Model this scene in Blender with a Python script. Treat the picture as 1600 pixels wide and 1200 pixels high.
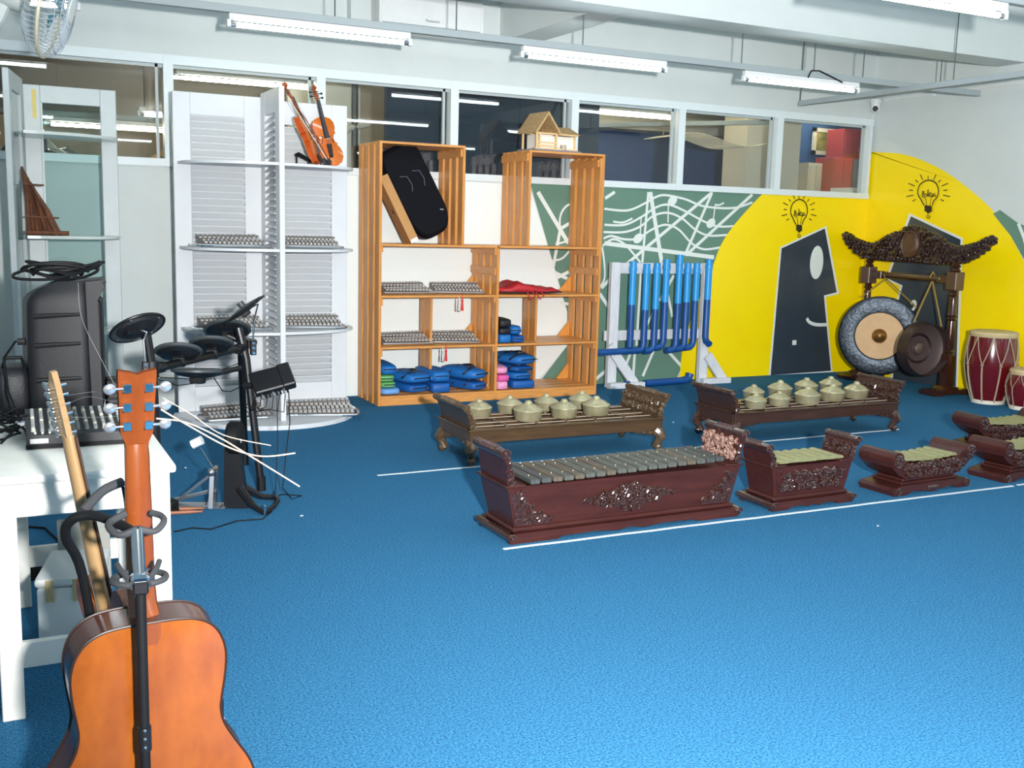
import bpy, bmesh, math, random
from math import pi, sin, cos, tan, atan2, sqrt, radians as R_
from mathutils import Vector, Matrix, Euler
random.seed(7)
for _o in list(bpy.data.objects): bpy.data.objects.remove(_o)
scene = bpy.context.scene
COL = scene.collection

# ------------------------------------------------------------------ camera
EYE = Vector((0, 0, 1.4)); YAW, PITCH, ROLL, FPX = 0.4624, 0.15147, 0.026774, 1632.0
_f = Vector((sin(YAW)*cos(PITCH), cos(YAW)*cos(PITCH), -sin(PITCH)))
_r0 = Vector((cos(YAW), -sin(YAW), 0)); _d0 = _f.cross(_r0)
_r = cos(ROLL)*_r0 - sin(ROLL)*_d0; _d = sin(ROLL)*_r0 + cos(ROLL)*_d0
camd = bpy.data.cameras.new('camera'); cam = bpy.data.objects.new('camera', camd); COL.objects.link(cam)
m = Matrix((( _r.x, -_d.x, -_f.x, EYE.x), (_r.y, -_d.y, -_f.y, EYE.y), (_r.z, -_d.z, -_f.z, EYE.z), (0, 0, 0, 1)))
cam.matrix_world = m
camd.sensor_fit = 'HORIZONTAL'; camd.sensor_width = 36.0; camd.lens = FPX/1600*36.0
camd.clip_start = 0.05; camd.clip_end = 100
scene.camera = cam
# measuring helpers: photo pixel -> point on a known plane of the room
def ray(px, py): return _r*((px-800)/FPX) + _d*((py-600)/FPX) + _f
def at_y(px, py, Y): d = ray(px, py); return EYE + d*(Y/d.y)
def at_x(px, py, X): d = ray(px, py); return EYE + d*(X/d.x)
def at_z(px, py, Z=0.0): d = ray(px, py); return EYE + d*((Z-EYE.z)/d.z)

# ------------------------------------------------------------------ world, light, exposure
world = bpy.data.worlds.new('world'); scene.world = world; world.use_nodes = True
world.node_tree.nodes['Background'].inputs[0].default_value = (0.75, 0.88, 1.0, 1)
world.node_tree.nodes['Background'].inputs[1].default_value = 0.22
scene.view_settings.view_transform = 'Standard'; scene.view_settings.look = 'None'
scene.view_settings.gamma = 1.0; scene.view_settings.use_curve_mapping = False
scene.view_settings.exposure = -0.15
# photographer's strobe: held to the right of the camera, a little above it
fl = bpy.data.lights.new('strobe', 'SPOT'); fl.energy = 3000; fl.color = (1.0, 0.985, 0.97); fl.shadow_soft_size = 0.06
fl.spot_size = R_(124); fl.spot_blend = 0.9
flo = bpy.data.objects.new('strobe', fl); COL.objects.link(flo)
flo.location = EYE + _r*0.45 - _d*0.12 - _f*0.15
flo.rotation_euler = (cam.matrix_world.to_3x3() @ Matrix.Rotation(R_(-18), 3, 'Y') @ Matrix.Rotation(R_(-1), 3, 'X')).to_euler()
TUBE_E = 30.0      # emission of the room's fluorescent tubes

# ------------------------------------------------------------------ materials
MATS = {}
def mat(name, col, rough=0.5, metal=0.0, noise=None, bump=None, spec=0.5, coat=0.0, emis=None, trans=0.0, sheen=0.0, alpha=1.0):
    """noise=(scale, col2, contrast[, stretch xyz]); bump=(scale, strength[, stretch])"""
    if name in MATS: return MATS[name]
    M = bpy.data.materials.new(name); M.use_nodes = True; nt = M.node_tree; N = nt.nodes; L = nt.links
    b = N['Principled BSDF']
    b.inputs['Base Color'].default_value = (*col, 1); b.inputs['Roughness'].default_value = rough
    b.inputs['Metallic'].default_value = metal; b.inputs['Specular IOR Level'].default_value = spec
    b.inputs['Coat Weight'].default_value = coat; b.inputs['Transmission Weight'].default_value = trans
    b.inputs['Sheen Weight'].default_value = sheen; b.inputs['Alpha'].default_value = alpha
    if coat: b.inputs['Coat Roughness'].default_value = 0.12
    if emis:
        b.inputs['Emission Color'].default_value = (*emis[0], 1); b.inputs['Emission Strength'].default_value = emis[1]
    def coords(stretch):
        tc = N.new('ShaderNodeTexCoord'); mp = N.new('ShaderNodeMapping'); mp.inputs['Scale'].default_value = stretch
        L.new(tc.outputs['Object'], mp.inputs['Vector']); return mp.outputs['Vector']
    if noise:
        sc, c2, con = noise[:3]; st = noise[3] if len(noise) > 3 else (1, 1, 1)
        nz = N.new('ShaderNodeTexNoise'); nz.inputs['Scale'].default_value = sc; nz.inputs['Detail'].default_value = 5
        nz.inputs['Roughness'].default_value = 0.65
        L.new(coords(st), nz.inputs['Vector'])
        rp = N.new('ShaderNodeValToRGB'); rp.color_ramp.elements[0].position = 0.5-con; rp.color_ramp.elements[1].position = 0.5+con
        rp.color_ramp.elements[0].color = (*c2, 1); rp.color_ramp.elements[1].color = (*col, 1)
        L.new(nz.outputs['Fac'], rp.inputs['Fac']); L.new(rp.outputs['Color'], b.inputs['Base Color'])
    if bump:
        sc, stg = bump[:2]; st = bump[2] if len(bump) > 2 else (1, 1, 1)
        nz = N.new('ShaderNodeTexNoise'); nz.inputs['Scale'].default_value = sc; nz.inputs['Detail'].default_value = 4
        L.new(coords(st), nz.inputs['Vector'])
        bp = N.new('ShaderNodeBump'); bp.inputs['Strength'].default_value = stg; bp.inputs['Distance'].default_value = 0.01
        L.new(nz.outputs['Fac'], bp.inputs['Height']); L.new(bp.outputs['Normal'], b.inputs['Normal'])
    MATS[name] = M; return M
def glass_mat(name, tint=(1, 1, 1), refl=1.0):
    M = bpy.data.materials.new(name); M.use_nodes = True; nt = M.node_tree; N = nt.nodes; L = nt.links
    N.remove(N['Principled BSDF'])
    tr = N.new('ShaderNodeBsdfTransparent'); tr.inputs[0].default_value = (*tint, 1)
    gl = N.new('ShaderNodeBsdfGlossy'); gl.inputs['Roughness'].default_value = 0.015
    fr = N.new('ShaderNodeLayerWeight'); fr.inputs['Blend'].default_value = 0.5      # Schlick: the same from either side of the pane
    pw = N.new('ShaderNodeMath'); pw.operation = 'POWER'; pw.inputs[1].default_value = 5.0
    mu = N.new('ShaderNodeMath'); mu.operation = 'MULTIPLY_ADD'; mu.inputs[1].default_value = 0.96*refl; mu.inputs[2].default_value = 0.04*refl
    mx = N.new('ShaderNodeMixShader')
    L.new(fr.outputs['Facing'], pw.inputs[0]); L.new(pw.outputs[0], mu.inputs[0]); L.new(mu.outputs[0], mx.inputs[0]); L.new(tr.outputs[0], mx.inputs[1]); L.new(gl.outputs[0], mx.inputs[2])
    L.new(mx.outputs[0], N['Material Output'].inputs['Surface']); MATS[name] = M; return M

def srgb(r, g, b):
    f = lambda c: (c/255/12.92) if c/255 <= 0.04045 else ((c/255+0.055)/1.055)**2.4
    return (f(r), f(g), f(b))

# ------------------------------------------------------------------ mesh builder
class MB:
    def __init__(s): s.v = []; s.f = []
    def add(s, vs, fs, M=None):
        o = len(s.v)
        s.v += [tuple(M @ Vector(p)) for p in vs] if M is not None else [tuple(p) for p in vs]
        s.f += [tuple(i+o for i in f) for f in fs]; return s
    def box(s, c, sz, M=None, ch=0.0):
        x, y, z = (k/2 for k in sz); T = Matrix.Translation(c)
        if M is not None: T = T @ M.to_4x4()
        if ch <= 0:
            vs = [(a*x, b*y, d*z) for a in (-1, 1) for b in (-1, 1) for d in (-1, 1)]
            fs = [(0, 1, 3, 2), (4, 6, 7, 5), (0, 4, 5, 1), (2, 3, 7, 6), (0, 2, 6, 4), (1, 5, 7, 3)]
            return s.add(vs, fs, T)
        bm = bmesh.new(); bmesh.ops.create_cube(bm, size=1)
        for v in bm.verts: v.co = Vector((v.co.x*2*x, v.co.y*2*y, v.co.z*2*z))
        bmesh.ops.bevel(bm, geom=list(bm.edges), offset=min(ch, x*.99, y*.99, z*.99), segments=2 if ch > .006 else 1, affect='EDGES', profile=0.5)
        bm.verts.index_update()
        s.add([v.co for v in bm.verts], [[v.index for v in f.verts] for f in bm.faces], T); bm.free(); return s
    def b2(s, lo, hi, ch=0.0):
        return s.box(((lo[0]+hi[0])/2, (lo[1]+hi[1])/2, (lo[2]+hi[2])/2), (hi[0]-lo[0], hi[1]-lo[1], hi[2]-lo[2]), None, ch)
    def bar(s, p0, p1, w, h, up=(0, 0, 1), ch=0.0):
        p0, p1 = Vector(p0), Vector(p1); d = p1-p0; l = d.length; z = d/l; u = Vector(up)
        x = u.cross(z)
        if x.length < 1e-4: x = Vector((1, 0, 0)).cross(z)
        x.normalize(); y = z.cross(x)
        M = Matrix((x, y, z)).transposed()
        return s.box((p0+p1)/2, (w, h, l), M, ch)
    def tube(s, pts, r, n=8, closed=False, caps=True, flat=None):
        pts = [Vector(p) for p in pts]; k = len(pts); rr = r if isinstance(r, (list, tuple)) else [r]*k
        tg = []
        for i in range(k):
            a = pts[i-1] if (i > 0 or closed) else pts[i]; b = pts[(i+1) % k] if (i < k-1 or closed) else pts[i]
            t = b-a; tg.append(t.normalized() if t.length > 1e-9 else Vector((0, 0, 1)))
        ref = Vector((0, 0, 1)) if abs(tg[0].z) < 0.9 else Vector((1, 0, 0))
        x = ref.cross(tg[0]).normalized(); vs = []
        for i in range(k):
            x = (x - tg[i]*x.dot(tg[i]))
            x = x.normalized() if x.length > 1e-6 else Vector((1, 0, 0)); y = tg[i].cross(x)
            for j in range(n):
                a = 2*pi*j/n; fx, fy = (1, 1) if flat is None else flat
                vs.append(pts[i] + (x*cos(a)*fx + y*sin(a)*fy)*rr[i])
        fs = []
        for i in range(k if closed else k-1):
            for j in range(n):
                a, b = i*n+j, i*n+(j+1) % n; c, d = ((i+1) % k)*n+(j+1) % n, ((i+1) % k)*n+j
                fs.append((a, b, c, d))
        if caps and not closed: fs += [tuple(range(n-1, -1, -1)), tuple(range((k-1)*n, k*n))]
        return s.add(vs, fs)
    def cyl(s, p0, p1, r, r1=None, n=14): return s.tube([p0, p1], [r, r if r1 is None else r1], n)
    def lathe(s, prof, n=24, M=None, caps=True):
        vs = []; fs = []; k = len(prof)
        for r, z in prof:
            for j in range(n): a = 2*pi*j/n; vs.append((r*cos(a), r*sin(a), z))
        for i in range(k-1):
            for j in range(n): fs.append((i*n+j, i*n+(j+1) % n, (i+1)*n+(j+1) % n, (i+1)*n+j))
        if caps and prof[0][0] > 1e-5: fs.append(tuple(range(n-1, -1, -1)))
        if caps and prof[-1][0] > 1e-5: fs.append(tuple(range((k-1)*n, k*n)))
        return s.add(vs, fs, M)
    def prism(s, out, z0, z1, M=None):
        n = len(out); vs = [(x, y, z0) for x, y in out] + [(x, y, z1) for x, y in out]
        fs = [tuple(range(n-1, -1, -1)), tuple(range(n, 2*n))] + [(i, (i+1) % n, n+(i+1) % n, n+i) for i in range(n)]
        return s.add(vs, fs, M)
    def ball(s, c, r, n=10, m=6, M=None):
        rx, ry, rz = r if isinstance(r, (tuple, list)) else (r, r, r)
        T = Matrix.Translation(c)
        if M is not None: T = T @ M.to_4x4()
        vs = [(0, 0, -rz)]; fs = []
        for i in range(1, m):
            p = -pi/2 + pi*i/m
            for j in range(n): a = 2*pi*j/n; vs.append((rx*cos(p)*cos(a), ry*cos(p)*sin(a), rz*sin(p)))
        vs.append((0, 0, rz)); e = len(vs)-1
        for j in range(n): fs.append((0, 1+(j+1) % n, 1+j)); fs.append((e, 1+(m-2)*n+j, 1+(m-2)*n+(j+1) % n))
        for i in range(m-2):
            for j in range(n): a = 1+i*n; fs.append((a+j, a+(j+1) % n, a+n+(j+1) % n, a+n+j))
        return s.add(vs, fs, T)
    def grid(s, fn, nu, nv, cu=False):
        vs = [fn(i/(nu if cu else nu-1), j/(nv-1)) for j in range(nv) for i in range(nu)]; fs = []
        for j in range(nv-1):
            for i in range(nu if cu else nu-1):
                fs.append((j*nu+i, j*nu+(i+1) % nu, (j+1)*nu+(i+1) % nu, (j+1)*nu+i))
        return s.add(vs, fs)
    def build(s, name, material, parent=None, smooth=30, kind=None, label=None, cat=None, group=None, loc=None, rot=None):
        me = bpy.data.meshes.new(name); me.from_pydata(s.v, [], s.f); me.update()
        bm = bmesh.new(); bm.from_mesh(me); bmesh.ops.recalc_face_normals(bm, faces=bm.faces); bm.to_mesh(me); bm.free()
        if smooth:
            me.polygons.foreach_set('use_smooth', [True]*len(me.polygons)); me.set_sharp_from_angle(angle=R_(smooth))
        me.materials.append(material)
        o = bpy.data.objects.new(name, me); COL.objects.link(o)
        if parent is not None: o.parent = parent
        if loc is not None: o.location = loc
        if rot is not None: o.rotation_euler = rot
        for k, v in (('kind', kind), ('label', label), ('category', cat), ('group', group)):
            if v: o[k] = v
        return o
def thing(name, label, cat, loc=(0, 0, 0), rz=0.0, group=None, rot=None):
    o = bpy.data.objects.new(name, None); o.empty_display_size = 0.05; COL.objects.link(o)
    o.location = loc; o.rotation_euler = rot if rot is not None else (0, 0, rz)
    o['label'] = label; o['category'] = cat
    if group: o['group'] = group
    return o
def link_copy(src, parent, loc=None, rot=None, name=None):
    o = src.copy(); COL.objects.link(o)
    if parent is not None: o.parent = parent
    if loc is not None: o.location = loc
    if rot is not None: o.rotation_euler = rot
    return o
def copy_tree(src, loc=None, rz=None, label=None, parent=None, rot=None):
    o = src.copy(); COL.objects.link(o)
    if parent is not None: o.parent = parent
    if loc is not None: o.location = loc
    if rz is not None: o.rotation_euler = (0, 0, rz)
    if rot is not None: o.rotation_euler = rot
    if label: o['label'] = label
    for ch in list(src.children): copy_tree(ch, parent=o)
    return o
def sm3(pts, n=5):
    P = [Vector(p) for p in pts]; out = []; k = len(P)
    for i in range(k-1):
        a, b, c, d = P[max(0, i-1)], P[i], P[i+1], P[min(k-1, i+2)]
        for j in range(n): t = j/n; out.append(.5*((2*b)+(c-a)*t+(2*a-5*b+4*c-d)*t*t+(3*b-a-3*c+d)*t**3))
    return out+[P[-1]]
def rotM(axis, deg): return Matrix.Rotation(R_(deg), 4, axis)
def spiral(c, u, v, r, turns=1.4, n=12, dirn=1, a0=0.0):
    c, u, v = Vector(c), Vector(u), Vector(v)
    return [c + (u*cos(a0+dirn*2*pi*turns*t) + v*sin(a0+dirn*2*pi*turns*t))*r*(1-0.8*t) for t in [i/(n-1) for i in range(n)]]
def carve(mb, org, u, v, nrm, inside, w, h, cell, seed=1, relief=0.012):
    """scrolls and buds carved in relief over the part of a w x h panel where inside(s,t) holds"""
    rnd = random.Random(seed); org, u, v, nrm = Vector(org), Vector(u).normalized(), Vector(v).normalized(), Vector(nrm).normalized()
    nx, ny = max(1, int(w/cell)), max(1, int(h/cell))
    for i in range(nx):
        for j in range(ny):
            s_ = (i+.5+(.25 if j % 2 else -.25)+rnd.uniform(-.1, .1))*w/nx; t_ = (j+.5+rnd.uniform(-.12, .12))*h/ny
            if not inside(s_/w, t_/h): continue
            c = org+u*s_+v*t_; rr = cell*0.5
            if (i+j) % 3 != 2:
                pts = spiral(c, u, v, rr, 1.25, 9, 1 if (i+j) % 2 else -1, rnd.uniform(0, 6.28))
                mb.tube([p+nrm*relief*.25 for p in pts], [cell*.2*(1-.4*k/8) for k in range(9)], 6)
                mb.ball(c+nrm*relief*.6, cell*.2, 7, 5)
            else:
                a = rnd.uniform(0, 6.28)
                for q in range(3):
                    aa = a+q*2.09; d = u*cos(aa)+v*sin(aa); e = nrm.cross(d)
                    Mx = Matrix((d, e, nrm)).transposed()
                    mb.ball(c+d*rr*.6+nrm*relief*.2, (rr*.62, rr*.36, relief*.9), 7, 5, Mx)
                mb.ball(c+nrm*relief*.6, cell*.2, 7, 5)
# ------------------------------------------------------------------ common materials
M_wall = mat('wall_paint', srgb(212, 219, 217), 0.55, noise=(3, srgb(203, 211, 209), .3), bump=(180, .04))
M_white = mat('white_paint', srgb(232, 234, 234), 0.4, noise=(6, srgb(222, 224, 222), .25))
M_alu = mat('window_aluminium', srgb(222, 232, 234), 0.35)
M_carpet = mat('carpet', srgb(68, 138, 180), 0.95, noise=(140, srgb(28, 84, 126), .13), bump=(260, .9), spec=0.1)
M_rail = mat('rail_grey', srgb(160, 170, 172), 0.5)
M_black = mat('black_plastic', srgb(22, 23, 26), 0.45, bump=(300, .05), spec=.3)
M_blacksoft = mat('black_rubber', srgb(15, 16, 18), 0.6, spec=.25)
M_chrome = mat('chrome', (0.8, 0.82, 0.84), 0.12, 1.0)
M_steel = mat('dull_steel', (0.55, 0.56, 0.58), 0.32, 1.0)
M_dark = mat('dark_gap', (0.01, 0.01, 0.012), 0.6)
M_tube = mat('lamp_tube', (1, 1, 1), 0.4, emis=((0.86, 0.97, 1.0), TUBE_E))
M_tubew = mat('warm_lamp_tube', (1, 1, 1), 0.4, emis=((1.0, 0.86, 0.62), 60.0))
M_glass = glass_mat('window_glass', (0.88, 0.91, 0.91), 1.0)
M_cglass = glass_mat('cabinet_glass', (0.86, 0.93, 0.92), 1.6)

YB, XR = 8.0, 7.93            # planes of the back wall and the right wall
ZW0, ZW1 = 1.747, 2.526       # window strip of the back wall
XL, YF, ZC = -1.2, -3.0, 3.3

# ------------------------------------------------------------------ room shell
MB().b2((XL, YF, -0.1), (XR+.1, YB+.12, 0)).build('floor', M_carpet, kind='structure', smooth=0)
MB().b2((XL, YF, ZC), (XR+.1, YB+.12, ZC+.1)).build('ceiling', mat('ceiling_paint', srgb(216, 222, 222), .6), kind='structure', smooth=0)
wb = MB(); wb.b2((XL, YB, 0), (XR, YB+.1, ZW0)); wb.b2((XL, YB, ZW1), (XR, YB+.1, ZC))
wb.b2((XL, YB, ZW0), (0.0-.02, YB+.1, ZW1))
WB = wb.build('wall_back', M_wall, kind='structure', smooth=0)
WR = MB().b2((XR, YF, 0), (XR+.1, YB+.1, ZC)).build('wall_right', M_wall, kind='structure', smooth=0)
MB().b2((XL-.1, YF, 0), (XL, YB+.1, ZC)).build('wall_left', M_wall, kind='structure', smooth=0)
MB().b2((XL, YF-.1, 0), (XR, YF, ZC)).build('wall_front', M_wall, kind='structure', smooth=0)
MB().b2((XL, 6.29, 2.87), (XR, 6.59, ZC)).build('trim_1', M_wall, kind='structure', smooth=0)      # ceiling beam along the room
MB().b2((3.79, 6.59, 2.87), (4.06, YB, ZC)).build('trim_2', M_wall, kind='structure', smooth=0)    # cross beam
# faint vertical duct boxed into the back wall by the air conditioner
MB().b2((2.5, 7.9, 2.76), (2.62, YB, ZC)).build('trim_4', M_wall, kind='structure', smooth=0)

# ------------------------------------------------------------------ windows of the partition
mx = [0.0, 1.178, 2.29, 3.39, 4.505, 5.61, 6.735, 7.9]
for i in range(7):
    w = bpy.data.objects.new('window_%d' % (i+1), None); COL.objects.link(w); w['kind'] = 'structure'; w.empty_display_size = .05
    x0, x1 = mx[i], mx[i+1]; cx = (x0+x1)/2; w.location = (cx, YB, ZW0); h = ZW1-ZW0; a = (x1-x0)/2; t = .034
    fr = MB(); fr.b2((-a-t*.5, -.03, h-.065), (a+t*.5, .06, h)); fr.b2((-a-t*.5, -.03, 0), (a+t*.5, .06, .055))
    fr.b2((-a-t, -.035, 0), (-a+t, .06, h)) if i == 0 else fr.b2((-a, -.035, 0), (-a+t, .06, h))
    fr.b2((a-t, -.035, 0), (a, .06, h))
    fr.build('window_frame', M_alu, w, smooth=0)
    st = MB(); st.b2((a-t-.05, .015, .055), (a-t-.03, .035, h-.065)); st.b2((-a+t, .015, h-.085), (a-t, .04, h-.065))
    st.build('sash_track', mat('sash_grey', srgb(176, 186, 188), .4), w, smooth=0)
    MB().b2((-a+t, .03, .055), (a-t, .036, h-.065)).build('pane', M_glass, w, smooth=0)

# ------------------------------------------------------------------ painted mural (flat paint on the walls)
C_green = mat('mural_green', srgb(104, 140, 122), .45, noise=(5, srgb(96, 132, 116), .3))
C_yel = mat('mural_yellow', srgb(255, 228, 0), .32, noise=(4, srgb(255, 220, 0), .3))
C_blk = mat('mural_charcoal', srgb(56, 66, 76), .28, noise=(5, srgb(48, 58, 68), .3))
C_wht = mat('mural_white', srgb(228, 234, 230), .45)
C_ink = mat('mural_ink', srgb(38, 32, 18), .5)
def WBp(px, py): p = at_y(px, py, YB); return (p.x, p.z)
def WRp(px, py): p = at_x(px, py, XR); return (p.y, p.z)
def paint(name, pts, layer, m, wall='b', sub=False):
    d = .002*layer; mb = MB()
    vs = [(x, YB-d, z) for x, z in pts] if wall == 'b' else [(XR-d, y, z) for y, z in pts]
    mb.add(vs, [tuple(range(len(vs)))]); return mb.build(name, m, WB if wall == 'b' else WR, smooth=0)
def smooth_pts(pts, n=6):
    out = []; k = len(pts)
    for i in range(k-1):
        p0, p1, p2, p3 = (Vector(pts[max(0, i-1)]), Vector(pts[i]), Vector(pts[i+1]), Vector(pts[min(k-1, i+2)]))
        for j in range(n):
            t = j/n
            out.append(.5*((2*p1)+(p2-p0)*t+(2*p0-5*p1+4*p2-p3)*t*t+(3*p1-p0-3*p2+p3)*t**3))
    out.append(Vector(pts[-1])); return out
_nst = [0]
def stroke(mb, pts, w, layer, wall='b', sm=True):
    _nst[0] += 1
    P = [Vector(p) for p in (smooth_pts(pts) if sm and len(pts) > 2 else pts)]; d = .002*layer+.00004*(_nst[0] % 48); vs = []; fs = []
    for i, p in enumerate(P):
        t = (P[min(i+1, len(P)-1)]-P[max(i-1, 0)]); t = t.normalized() if t.length > 0 else Vector((1, 0)); nn = Vector((-t.y, t.x))*w/2
        for q in (p+nn, p-nn): vs.append((q.x, YB-d, q.y) if wall == 'b' else (XR-d, q.x, q.y))
    for i in range(len(P)-1): fs.append((2*i, 2*i+1, 2*i+3, 2*i+2))
    mb.add(vs, fs)
def ell(c, rx, ry, n=20, rot=0): return [(c[0]+rx*cos(2*pi*i/n)*cos(rot)-ry*sin(2*pi*i/n)*sin(rot), c[1]+rx*cos(2*pi*i/n)*sin(rot)+ry*sin(2*pi*i/n)*cos(rot)) for i in range(n)]
paint('mural_white_field', [(2.35, 0), WBp(842, 593), WBp(886, 540), WBp(886, 487), WBp(827, 289), (2.35, ZW0)], 1, mat('mural_white_field', srgb(234, 242, 240), .5))
paint('mural_green_field', [(WBp(828, 290)[0], ZW0), WBp(886, 487), WBp(886, 540), (WBp(842, 593)[0]-.03, 0), (5.7, 0), (6.6, ZW0)], 2, C_green)
circ = smooth_pts([WBp(*q) for q in ((1190, 303), (1150, 347), (1126, 382), (1110, 424), (1090, 470), (1075, 510), (1065, 550), (1061, 596))], 5)
circ[0] = Vector((circ[0].x, ZW0)); circ[-1] = Vector((circ[-1].x, 0))
paint('mural_yellow_field', [tuple(p) for p in circ]+[(XR, 0), (XR, ZW0)], 4, C_yel)
lines = MB(); S = lambda pts, w=.028, sm=True: stroke(lines, [WBp(*p) for p in pts], w*.82, 3, 'b', sm)
c7 = lambda *ps: [(800+x/4, 300+y/4) for x, y in ps]
for pts in (c7((575, 105), (720, 115), (830, 70), (900, 30), (960, 20), (1080, 45), (1200, 90), (1380, 100), (1500, 65)),
            c7((575, 205), (700, 205), (800, 160), (900, 95), (980, 80), (1080, 120), (1200, 185), (1290, 215), (1400, 212)),
            c7((570, 250), (700, 250), (800, 215), (880, 150), (970, 130), (1060, 165), (1150, 240), (1230, 272), (1345, 268)),
            c7((570, 290), (620, 275), (700, 295), (780, 290), (880, 230), (960, 205), (1040, 235), (1120, 320), (1200, 358), (1320, 342)),
            c7((565, 335), (630, 295), (700, 325), (760, 390), (800, 440))): S(pts, .024)
for a, b, w in (((850, 0), (812, 440), .03), ((862, 0), (935, 450), .05), ((1250, 0), (720, 445), .036), ((1245, 10), (1080, 390), .034), ((1500, 15), (1085, 395), .036), ((575, 320), (1260, 408), .045), ((160, 0), (350, 320), .045),
                ((300, 230), (375, 185), .036), ((300, 230), (255, 470), .036), ((640, 0), (580, 40), .034), ((555, 600), (640, 515), .04), ((545, 635), (630, 760), .04), ((520, 1170), (640, 1070), .04), ((740, 1000), (700, 1110), .034),
                ((765, 1000), (755, 1150), .034), ((900, 950), (815, 1150), .034), ((960, 980), (1080, 1115), .036), ((1010, 520), (920, 680), .034), ((880, 750), (840, 830), .03), ((805, 480), (775, 960), .03), ((940, 500), (1000, 780), .034), ((260, 500), (350, 545), .036), ((270, 540), (360, 495), .036), ((300, 690), (350, 700), .03)):
    S(c7(a, b), w, False)
for pts in (c7((380, 65), (330, 95), (300, 150), (300, 220), (340, 290), (370, 290)), c7((250, 430), (310, 415), (355, 370)), c7((560, 340), (575, 450), (575, 540), (550, 590)), c7((1320, 342), (1290, 400), (1275, 470), (1250, 490)), c7((630, 185), (690, 190), (750, 165)), c7((270, 325), (330, 310), (365, 285))): S(pts, .022)
for (nx_, ny_), top in ((( 785, 290), (805, 150)), ((1000, 55), (972, 190)), ((1240, 195), (1268, 75))):
    pz = WBp(800+nx_/4, 300+ny_/4); e = ell(pz, .055, .04, 14, .6)
    lines.add([(x, YB-.0082, z) for x, z in e], [tuple(range(14))]); S(c7((nx_+12 if top[0] > nx_ else nx_-25, ny_), top), .016, False)
S(c7((1268, 78), (1290, 82), (1322, 68)), .02)
lines.build('mural_music_lines', C_wht, WB, smooth=0)
# the two faces and bulbs
f1 = [WBp(*p) for p in ((1218, 386), (1290, 353), (1310, 459), (1289, 464), (1300, 579), (1200, 584))]; f1[4] = (f1[4][0], 0.0); f1[5] = (f1[5][0], 0.0)
cx_, cz_ = sum(p[0] for p in f1)/6, sum(p[1] for p in f1)/6
paint('mural_face_outline', f1, 5, C_wht)
paint('mural_face', [WBp(*p) for p in ((1220, 388), (1287.5, 357), (1306, 456.5), (1286, 461.5), (1297, 579))]+[(WBp(1203, 583.5)[0], .0)], 6, C_blk)
ec = WBp(1274.5, 410); paint('mural_eye', ell(ec, .085, .165, 24), 7, C_wht)
sm1 = MB(); stroke(sm1, [WBp(*p) for p in ((1259, 497), (1263, 503), (1274, 507), (1291, 507))], .034, 7); sm1.build('mural_smile', C_wht, WB, smooth=0)
def bulb(wall, P, name, c, sx=1.0):
    mb = MB(); cx, cy = c
    st_ = lambda pts, w, sm=True: stroke(mb, [P(cx+x*sx, cy+y) for x, y in pts], w, 7, wall, sm)
    st_([(-5, 19), (-9, 10), (-13, 0), (-11, -12), (-4, -19), (3, -20), (10, -15), (13, -4), (11, 6), (7, 12), (5, 19)], .012)
    st_([(-2, 19), (-3, 9), (-8, 4), (-5, -3), (-7, 6)], .007); st_([(2, 19), (4, 8), (7, 2)], .007)
    for dy in (21, 24, 27): st_([(-4.5, dy-.6), (4.5, dy+.6)], .022, False)
    st_([(-2, 29), (2, 30)], .02, False); st_([(0, 32), (-2, 37), (1, 39), (2, 36), (0, 35)], .008)
    for k in range(13):
        a = R_(-215+k*250/12); r0, r1 = 19, (28 if k % 2 else 24); st_([(r0*cos(a), -2+r0*1.05*sin(a)), (r1*cos(a), -2+r1*1.05*sin(a))], .009, False)
    st_([(-7, -4), (-6, 5)], .009, False); st_([(-1, 3), (-4, 1), (-4, 5), (-1, 4), (0, -6), (0, 5)], .008); st_([(1, 3), (4, 1), (2, -1), (1, 4), (4, 5), (5, 3)], .008); st_([(9, 1), (6, 1), (6, 5), (9, 3), (9, 6)], .008)
    return mb.build(name, C_ink, WB if wall == 'b' else WR, smooth=0)
bulb('b', WBp, 'mural_bulb', (1247, 332))
# right wall
arc = smooth_pts([WRp(*p) for p in ((1358, 237.5), (1380, 238), (1410, 241), (1440, 250), (1480, 270), (1520, 300), (1553, 331), (1580, 370), (1600, 408))], 5)
cpy = [tuple(p) for p in arc]; last = cpy[-1]
paint('mural_yellow_side', [(YB, cpy[0][1])]+cpy+[(last[0]-.35, last[1]-.75), (last[0]-.42, 0), (YB, 0)], 1, C_yel, 'r')
g = [WRp(1552, 334), WRp(1563, 328), WRp(1590, 348), WRp(1600, 352), WRp(1620, 362), WRp(1620, 440), WRp(1600, 404), WRp(1580, 369)]
paint('mural_green_side', g, 2, C_green, 'r')
wl = MB(); stroke(wl, [WRp(1592, 349), WRp(1601, 372), WRp(1612, 420)], .03, 3, 'r', False); wl.build('mural_line_side', C_wht, WR, smooth=0)
f2 = ((1421, 333), (1505, 372), (1497, 607), (1392, 590), (1401, 470), (1407, 447), (1384, 437))
f2p = [WRp(*p) for p in f2]; f2p[2] = (f2p[2][0], 0); f2p[3] = (f2p[3][0], 0)
paint('mural_face_outline', f2p, 2, C_wht, 'r')
f3 = [WRp(*p) for p in ((1424, 338), (1501.5, 374.5), (1494, 607), (1396, 590), (1405, 469), (1411, 446), (1388.5, 435.5))]; f3[2] = (f3[2][0], 0); f3[3] = (f3[3][0], 0)
paint('mural_face', f3, 3, C_blk, 'r')
sm2 = MB(); stroke(sm2, [WRp(1424, 474), WRp(1430, 471), WRp(1431, 478), WRp(1424, 486), WRp(1410, 489)], .03, 4, 'r'); sm2.build('mural_smile', C_wht, WR, smooth=0)
bulb('r', WRp, 'mural_bulb', (1452, 302), 1.25)

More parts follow.
